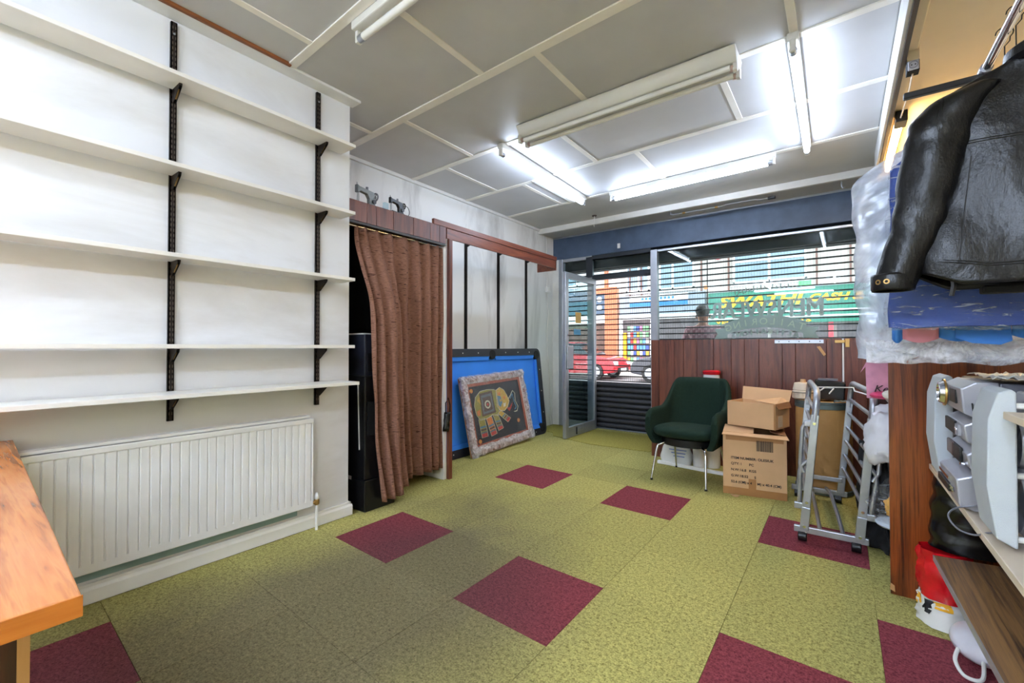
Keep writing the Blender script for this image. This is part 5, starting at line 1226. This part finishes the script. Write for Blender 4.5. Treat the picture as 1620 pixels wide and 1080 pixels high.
text('sign_lettering', 'SWATHI', .62, m_yellow, sg, (1, 0, 0), (0, 0, 1), (-2.62, 19.70, 2.76), .012, shear=.28, width=2.95, bold=.02)
text('sign_lettering', 'CASH &', .36, m_yellow, sg, (1, 0, 0), (0, 0, 1), (-.95, 19.70, 2.84), .012, align='LEFT', shear=.28, width=1.6, bold=.015)
text('sign_lettering', 'VEGETABLES FRUITS', .19, m_yellow, sg, (1, 0, 0), (0, 0, 1), (-2.5, 19.70, 2.09), .01, width=3.3, bold=.006)
B(-1.25, -.85, 19.70, 19.74, 3.42, 3.62).build('green_box', plain('bright_green', (90, 210, 110), .5), bA)
for a, b in ((-4.3, -2.3), (-2.2, -.2), (-.1, 1.9), (2.0, 4.2), (4.3, 6.6)):
    f = B(a, b, 19.96, 20.0, .25, 2.0).build('shop_window', m_shopdark, bA); B(a, b, 19.93, 19.96, .25, .34).build('sill', m_wpaint, f)
B(-.35, -.2, 19.8, 19.95, G, 2.5).build('red_post', m_dred, bA)
lmp = MB().sphere((-4.50, 19.6, 3.62), .09, 10, 7).build('orange_lamp', plain('orange_lamp', (250, 150, 90), .5), bA); MB().lathe([(.16, 0), (.16, .05)], 16, (-4.1, 19.93, 4.95), axis='Y').build('alarm_disc', m_dred, bA)
bB = building('blue_sign_shop', 'pale building with a white and blue shop sign', -8.42, -4.55, 7.0, m_r2)
bwin(bB, -6.55, -5.05, 3.70, 5.15, (-5.95,)); bwin(bB, -8.1, -7.0, 3.70, 5.15, (-7.5,))
for x in (-7.95, -7.4, -4.78): B(x, x + .05, 19.93, 20.0, 3.5, 7.0).build('drain_pipe', m_brownpipe, bB)
B(-8.35, -4.58, 19.8, 20.0, 2.56, 3.50).build('fascia', m_greysign, bB)
s2 = B(-7.85, -5.25, 19.74, 19.8, 2.98, 3.48).build('sign_board', m_wpaint, bB); B(-7.85, -5.25, 19.73, 19.745, 2.98, 3.20).build('blue_band', m_bluesign, s2)
for k in range(9): B(-7.3 + k * .17, -7.19 + k * .17, 19.732, 19.742, 3.27, 3.38).build('sign_letter', m_bluesign, s2)
B(-8.35, -4.58, 19.7, 20.0, 2.40, 2.60).build('shutter_box', m_wpaint, bB)
fB = B(-8.3, -7.0, 19.95, 20.0, .3, 2.38).build('shop_window', m_shopdark, bB); B(-6.95, -6.85, 19.9, 20.0, .2, 2.4).build('frame_post', m_wpaint, bB); B(-6.8, -4.7, 19.95, 20.0, .3, 2.38).build('shop_window', m_shopdark, bB)
cols = [(206, 60, 60), (96, 150, 210), (240, 236, 226), (232, 190, 70), (120, 180, 130), (70, 90, 170), (200, 120, 170)]
goods = [plain('goods_%d' % k, c, .5, var=.1) for k, c in enumerate(cols)]
for r_ in range(6):
    for c in range(7):
        B(-8.02 + c * .145, -7.90 + c * .145, 19.90, 19.95, .45 + r_ * .29, .45 + r_ * .29 + .2).build('shelf_goods', goods[R.randrange(7)], fB)
B(-8.22, -8.08, 19.88, 19.95, .2, 1.8).build('yellow_poster', m_yellow, bB); B(-8.42, -8.26, 19.85, 20.0, .0, 2.5).build('door_post', m_wpaint, bB)
bC = building('orange_tiled_shop', 'shop front with orange patterned tiled pillar', -14.5, -8.42, 7.2, m_r3, 20.02)
pil = B(-9.12, -8.5, 19.78, 20.02, G, 3.95).build('tiled_pillar', plain('grout', (206, 150, 120), .8), bC)
tile = MB().box(-.09, .09, -.012, 0, -.09, .09).mesh('tile'); tile.materials.append(m_orange)
for c in range(3):
    for r_ in range(19): inst('tile', tile, Vector((-9.01 + c * .2, 19.78, .12 + r_ * .2)) - root_loc(pil), pil)
B(-12.0, -9.12, 19.8, 20.02, 2.75, 3.95).build('sign_board', m_slate, bC); B(-9.7, -8.5, 19.74, 19.8, 3.72, 4.0).build('sign_cap', m_orange, bC)
for z in (3.05, 3.45): MB().lathe([(.13, -.02), (.13, 0)], 16, (-9.4, 19.8, z), axis='Y').build('white_sign_disc', m_wpaint, bC)
B(-12.0, -9.15, 19.9, 20.02, .2, 2.3).build('shop_window', plain('warm_dark_shop', (92, 66, 56), .4, var=.4, vs_=2), bC); B(-12.0, -9.12, 19.75, 20.02, 2.3, 2.72).build('canopy_band', m_wpaint, bC)
bwin(bC, -12.2, -10.7, 4.2, 5.9, (-11.4,), y=20.02); B(-9.2, -9.02, 19.9, 20.0, 4.0, 5.0).build('orange_pipe', m_orange, bC)
B(-11.3, -9.4, 19.7, 20.0, 5.1, 5.5).build('red_banner', m_dred, bC)
for k in range(4): bwin(bC, -14.2 + k * .01, -12.9, 2.9 + k * .9, 3.5 + k * .9, (), y=20.02) if k == 0 else None
B(-14.0, -12.3, 19.85, 20.02, .4, 2.4).build('shop_window', m_shopdark, bC); B(-13.4, -12.9, 19.8, 19.85, 1.6, 2.2).build('blue_poster', m_bluesign, bC)
bD = building('grey_terrace', 'grey terraced building at the left end of the street', -26, -14.5, 8.0, m_r2, 20.05)
for x in (-17, -20, -23): bwin(bD, x, x + 1.6, 3.7, 5.3, (x + .8,), y=20.05); B(x, x + 2.2, 19.98, 20.05, .4, 2.3).build('shop_window', m_shopdark, bD)
B(-26, -14.6, 19.8, 20.05, 2.5, 3.3).build('sign_board', m_dred, bD)
bE = building('cream_terrace', 'cream terraced building at the right end of the street', 9.0, 22, 7.6, m_r2, 20.03)
for x in (10, 13, 16): bwin(bE, x, x + 1.8, 3.7, 5.3, (x + .9,), y=20.03); B(x, x + 2.2, 19.96, 20.03, .4, 2.3).build('shop_window', m_shopdark, bE)

def car(label, x_front, y, d, paint, group='cars parked along the street'):
    """d = +1 when the bonnet points to +X"""
    t = thing('car', label, 'car', (x_front - d * 2.05, y, G - .06), group); g = G - .06
    X = lambda s: x_front - d * s
    prof = [(0.02, .30), (0.0, .52), (.08, .70), (.35, .84), (1.05, .94), (1.15, .96), (3.55, 1.0), (3.95, .98), (4.08, .86), (4.1, .45), (4.0, .26), (3.6, .22), (.5, .22)]
    ring = lambda yy, k: [(X(a), yy, g + h_ * 1.0) for a, h_ in prof]
    MB().hexa(ring(y - .84, 0), ring(y + .84, 0)).build('body', paint, t, bev=.05, seg=3, smooth=40)
    cab = [(1.05, .95), (1.75, 1.40), (2.2, 1.45), (3.1, 1.42), (3.75, .99)]
    a = [(X(s), y - (.78 if h_ < 1.1 else .62), g + h_) for s, h_ in cab]; b = [(X(s), y + (.78 if h_ < 1.1 else .62), g + h_) for s, h_ in cab]
    MB().hexa(a, b).build('cabin_glass', plain('car_glass', (50, 58, 66), .1, var=0), t, bev=.02)
    rf = [(1.72, 1.405), (2.2, 1.465), (3.12, 1.435), (3.2, 1.38), (2.2, 1.40), (1.8, 1.37)]
    MB().hexa([(X(s), y - .63, g + h_) for s, h_ in rf], [(X(s), y + .63, g + h_) for s, h_ in rf]).build('roof', paint, t, bev=.02)
    for s in (.75, 3.3):
        for yy in (y - .80, y + .80):
            wl = MB().lathe([(.20, -.09), (.30, -.085), (.31, -.06), (.31, .06), (.30, .085), (.20, .09)], 20, (X(s), yy, g + .31), axis='Y').build('wheel', m_black, t, smooth=40)
            MB().lathe([(.001, -.095), (.19, -.09), (.19, .09), (.001, .095)], 14, (X(s), yy, g + .31), axis='Y').build('hub', m_alu, wl, smooth=True)
    for yy in (y - .62, y + .62):
        B(*sorted((X(-.01), X(.10))), yy - .14, yy + .14, g + .56, g + .70).build('head_light', m_wpaint, t, bev=.02); B(*sorted((X(4.02), X(4.11))), yy - .12, yy + .12, g + .62, g + .84).build('tail_light', m_red, t, bev=.02)
    B(*sorted((X(-.015), X(.02))), y - .5, y + .5, g + .30, g + .46).build('grille', m_black, t, bev=.01); B(*sorted((X(-.03), X(-.01))), y - .26, y + .26, g + .34, g + .44).build('number_plate', m_wpaint, t)
    return t
car('red car parked across the street, bonnet to the right', -6.75, 16.3, 1, plain('red_car_paint', (196, 24, 40), .25, var=.02, coat=.5))
car('dark car parked across the street behind the red one', -6.15, 16.3, -1, plain('dark_car_paint', (52, 54, 64), .25, var=.02, coat=.5))
car('silver car parked across the street before the green sign', -1.6, 16.3, -1, plain('silver_car_paint', (206, 210, 216), .25, var=.02, coat=.5))

# person outside on the pavement, seen from behind through the shutter
pt = thing('person', 'person in a pink checked shirt standing outside the window', 'person', (-1.56, 6.62, G))
def skin_body(name, verts, edges, mat, parent, sub=2, rootv=0):
    me = bpy.data.meshes.new(name); me.from_pydata([v[:3] for v in verts], edges, []); me.materials.append(mat)
    o = bpy.data.objects.new(name, me); COL.objects.link(o); o.parent = parent
    sk = o.modifiers.new('skin', 'SKIN'); sk.use_smooth_shade = True
    for i, v in enumerate(verts):
        d = me.skin_vertices[0].data[i]; r = v[3]; d.radius = r if isinstance(r, tuple) else (r, r); d.use_root = (i == rootv)
    k = o.modifiers.new('sub', 'SUBSURF'); k.levels = sub; k.render_levels = sub
    return o
m_skin = plain('brown_skin', (150, 100, 78), .6, var=.04); m_hair = plain('dark_hair', (44, 36, 34), .7, var=.2, vs_=40); m_jean = plain('dark_jeans', (46, 52, 70), .9)
tS = NT('pink_check_shirt'); c = tS.coords('Object'); 
ck = tS.add('ShaderNodeTexChecker'); ck.inputs['Scale'].default_value = 26; tS.link(c, ck.inputs['Vector']); ck.inputs[1].default_value = lin((176, 134, 140)); ck.inputs[2].default_value = lin((150, 104, 112)); tS.base(ck.outputs[0]); m_shirt = tS.set(.9)
V = [(0, 0, .95, (.15, .11)), (0, 0, 1.10, (.145, .10)), (0, .0, 1.28, (.165, .115)), (0, -.01, 1.42, (.15, .10)), (0, -.01, 1.49, .062), (0, .005, 1.545, .058), (0, .02, 1.60, (.085, .10)), (0, .02, 1.67, (.085, .10)), (0, .01, 1.73, (.055, .065))]
Ed = [(i, i + 1) for i in range(8)]
def chain(start, pts):
    p = start
    for q in pts: V.append(q); Ed.append((p, len(V) - 1)); p = len(V) - 1
    return p
for s in (-1, 1):
    h = chain(3, [(s * .17, -.01, 1.42, .065), (s * .215, 0, 1.30, .052), (s * .235, .0, 1.14, .043), (s * .235, .05, .93, .034), (s * .235, .07, .87, (.022, .036)), (s * .235, .085, .81, (.018, .036))])
    for k, (dx, L) in enumerate(((-.028, .07), (-.010, .08), (.010, .078), (.028, .062))): chain(h, [(s * .235, .088 + dx, .79, .0095), (s * .232, .095 + dx * 1.05, .79 - L * .55, .009), (s * .225, .098 + dx, .79 - L, .0075)])
    chain(h - 1, [(s * .225, .105, .845, .011), (s * .215, .125, .81, .0105), (s * .212, .130, .785, .0085)])
    chain(0, [(s * .095, 0, .86, .088), (s * .10, .01, .50, .06), (s * .10, -.01, .26, .053), (s * .10, -.01, .09, .042), (s * .105, .06, .045, .040), (s * .11, .14, .03, .034)])
skin_body('body', V, Ed, m_skin, pt)
MB().sphere((0, -.008, 1.69), (.093, .108, .098), 20, 14).build('hair', m_hair, pt, smooth=True, world=False)
for s in (-1, 1): MB().sphere((s * .092, .02, 1.615), (.012, .022, .032), 10, 8).build('ear', m_skin, pt, smooth=True, world=False)
MB().tube([(0, .112, 1.65), (0, .135, 1.612), (0, .116, 1.60)], [.008, .013, .009], 8).build('nose', m_skin, pt, smooth=True, world=False)
for s in (-1, 1): MB().sphere((s * .032, .108, 1.645), (.013, .008, .008), 10, 7).build('eye', m_white, pt, smooth=True, world=False)
MB().tube([(-.025, .112, 1.575), (0, .117, 1.573), (.025, .112, 1.575)], .006, 6).build('mouth', m_dred, pt, smooth=True, world=False)
V2 = [(0, 0, .90, (.17, .13)), (0, 0, 1.10, (.165, .12)), (0, 0, 1.28, (.185, .135)), (0, -.01, 1.42, (.168, .118)), (0, -.01, 1.475, .078)]; E2 = [(0, 1), (1, 2), (2, 3), (3, 4)]
for s in (-1, 1):
    b = len(V2); V2 += [(s * .18, -.01, 1.42, .08), (s * .225, 0, 1.30, .068), (s * .24, 0, 1.17, .060)]; E2 += [(3, b), (b, b + 1), (b + 1, b + 2)]
skin_body('shirt', V2, E2, m_shirt, pt)
V3 = [(0, 0, .93, (.165, .125)), (0, 0, .86, (.15, .12))]; E3 = [(0, 1)]
for s in (-1, 1):
    b = len(V3); V3 += [(s * .095, 0, .78, .10), (s * .10, .01, .50, .078), (s * .10, -.01, .14, .065)]; E3 += [(1, b), (b, b + 1), (b + 1, b + 2)]
skin_body('trousers', V3, E3, m_jean, pt)
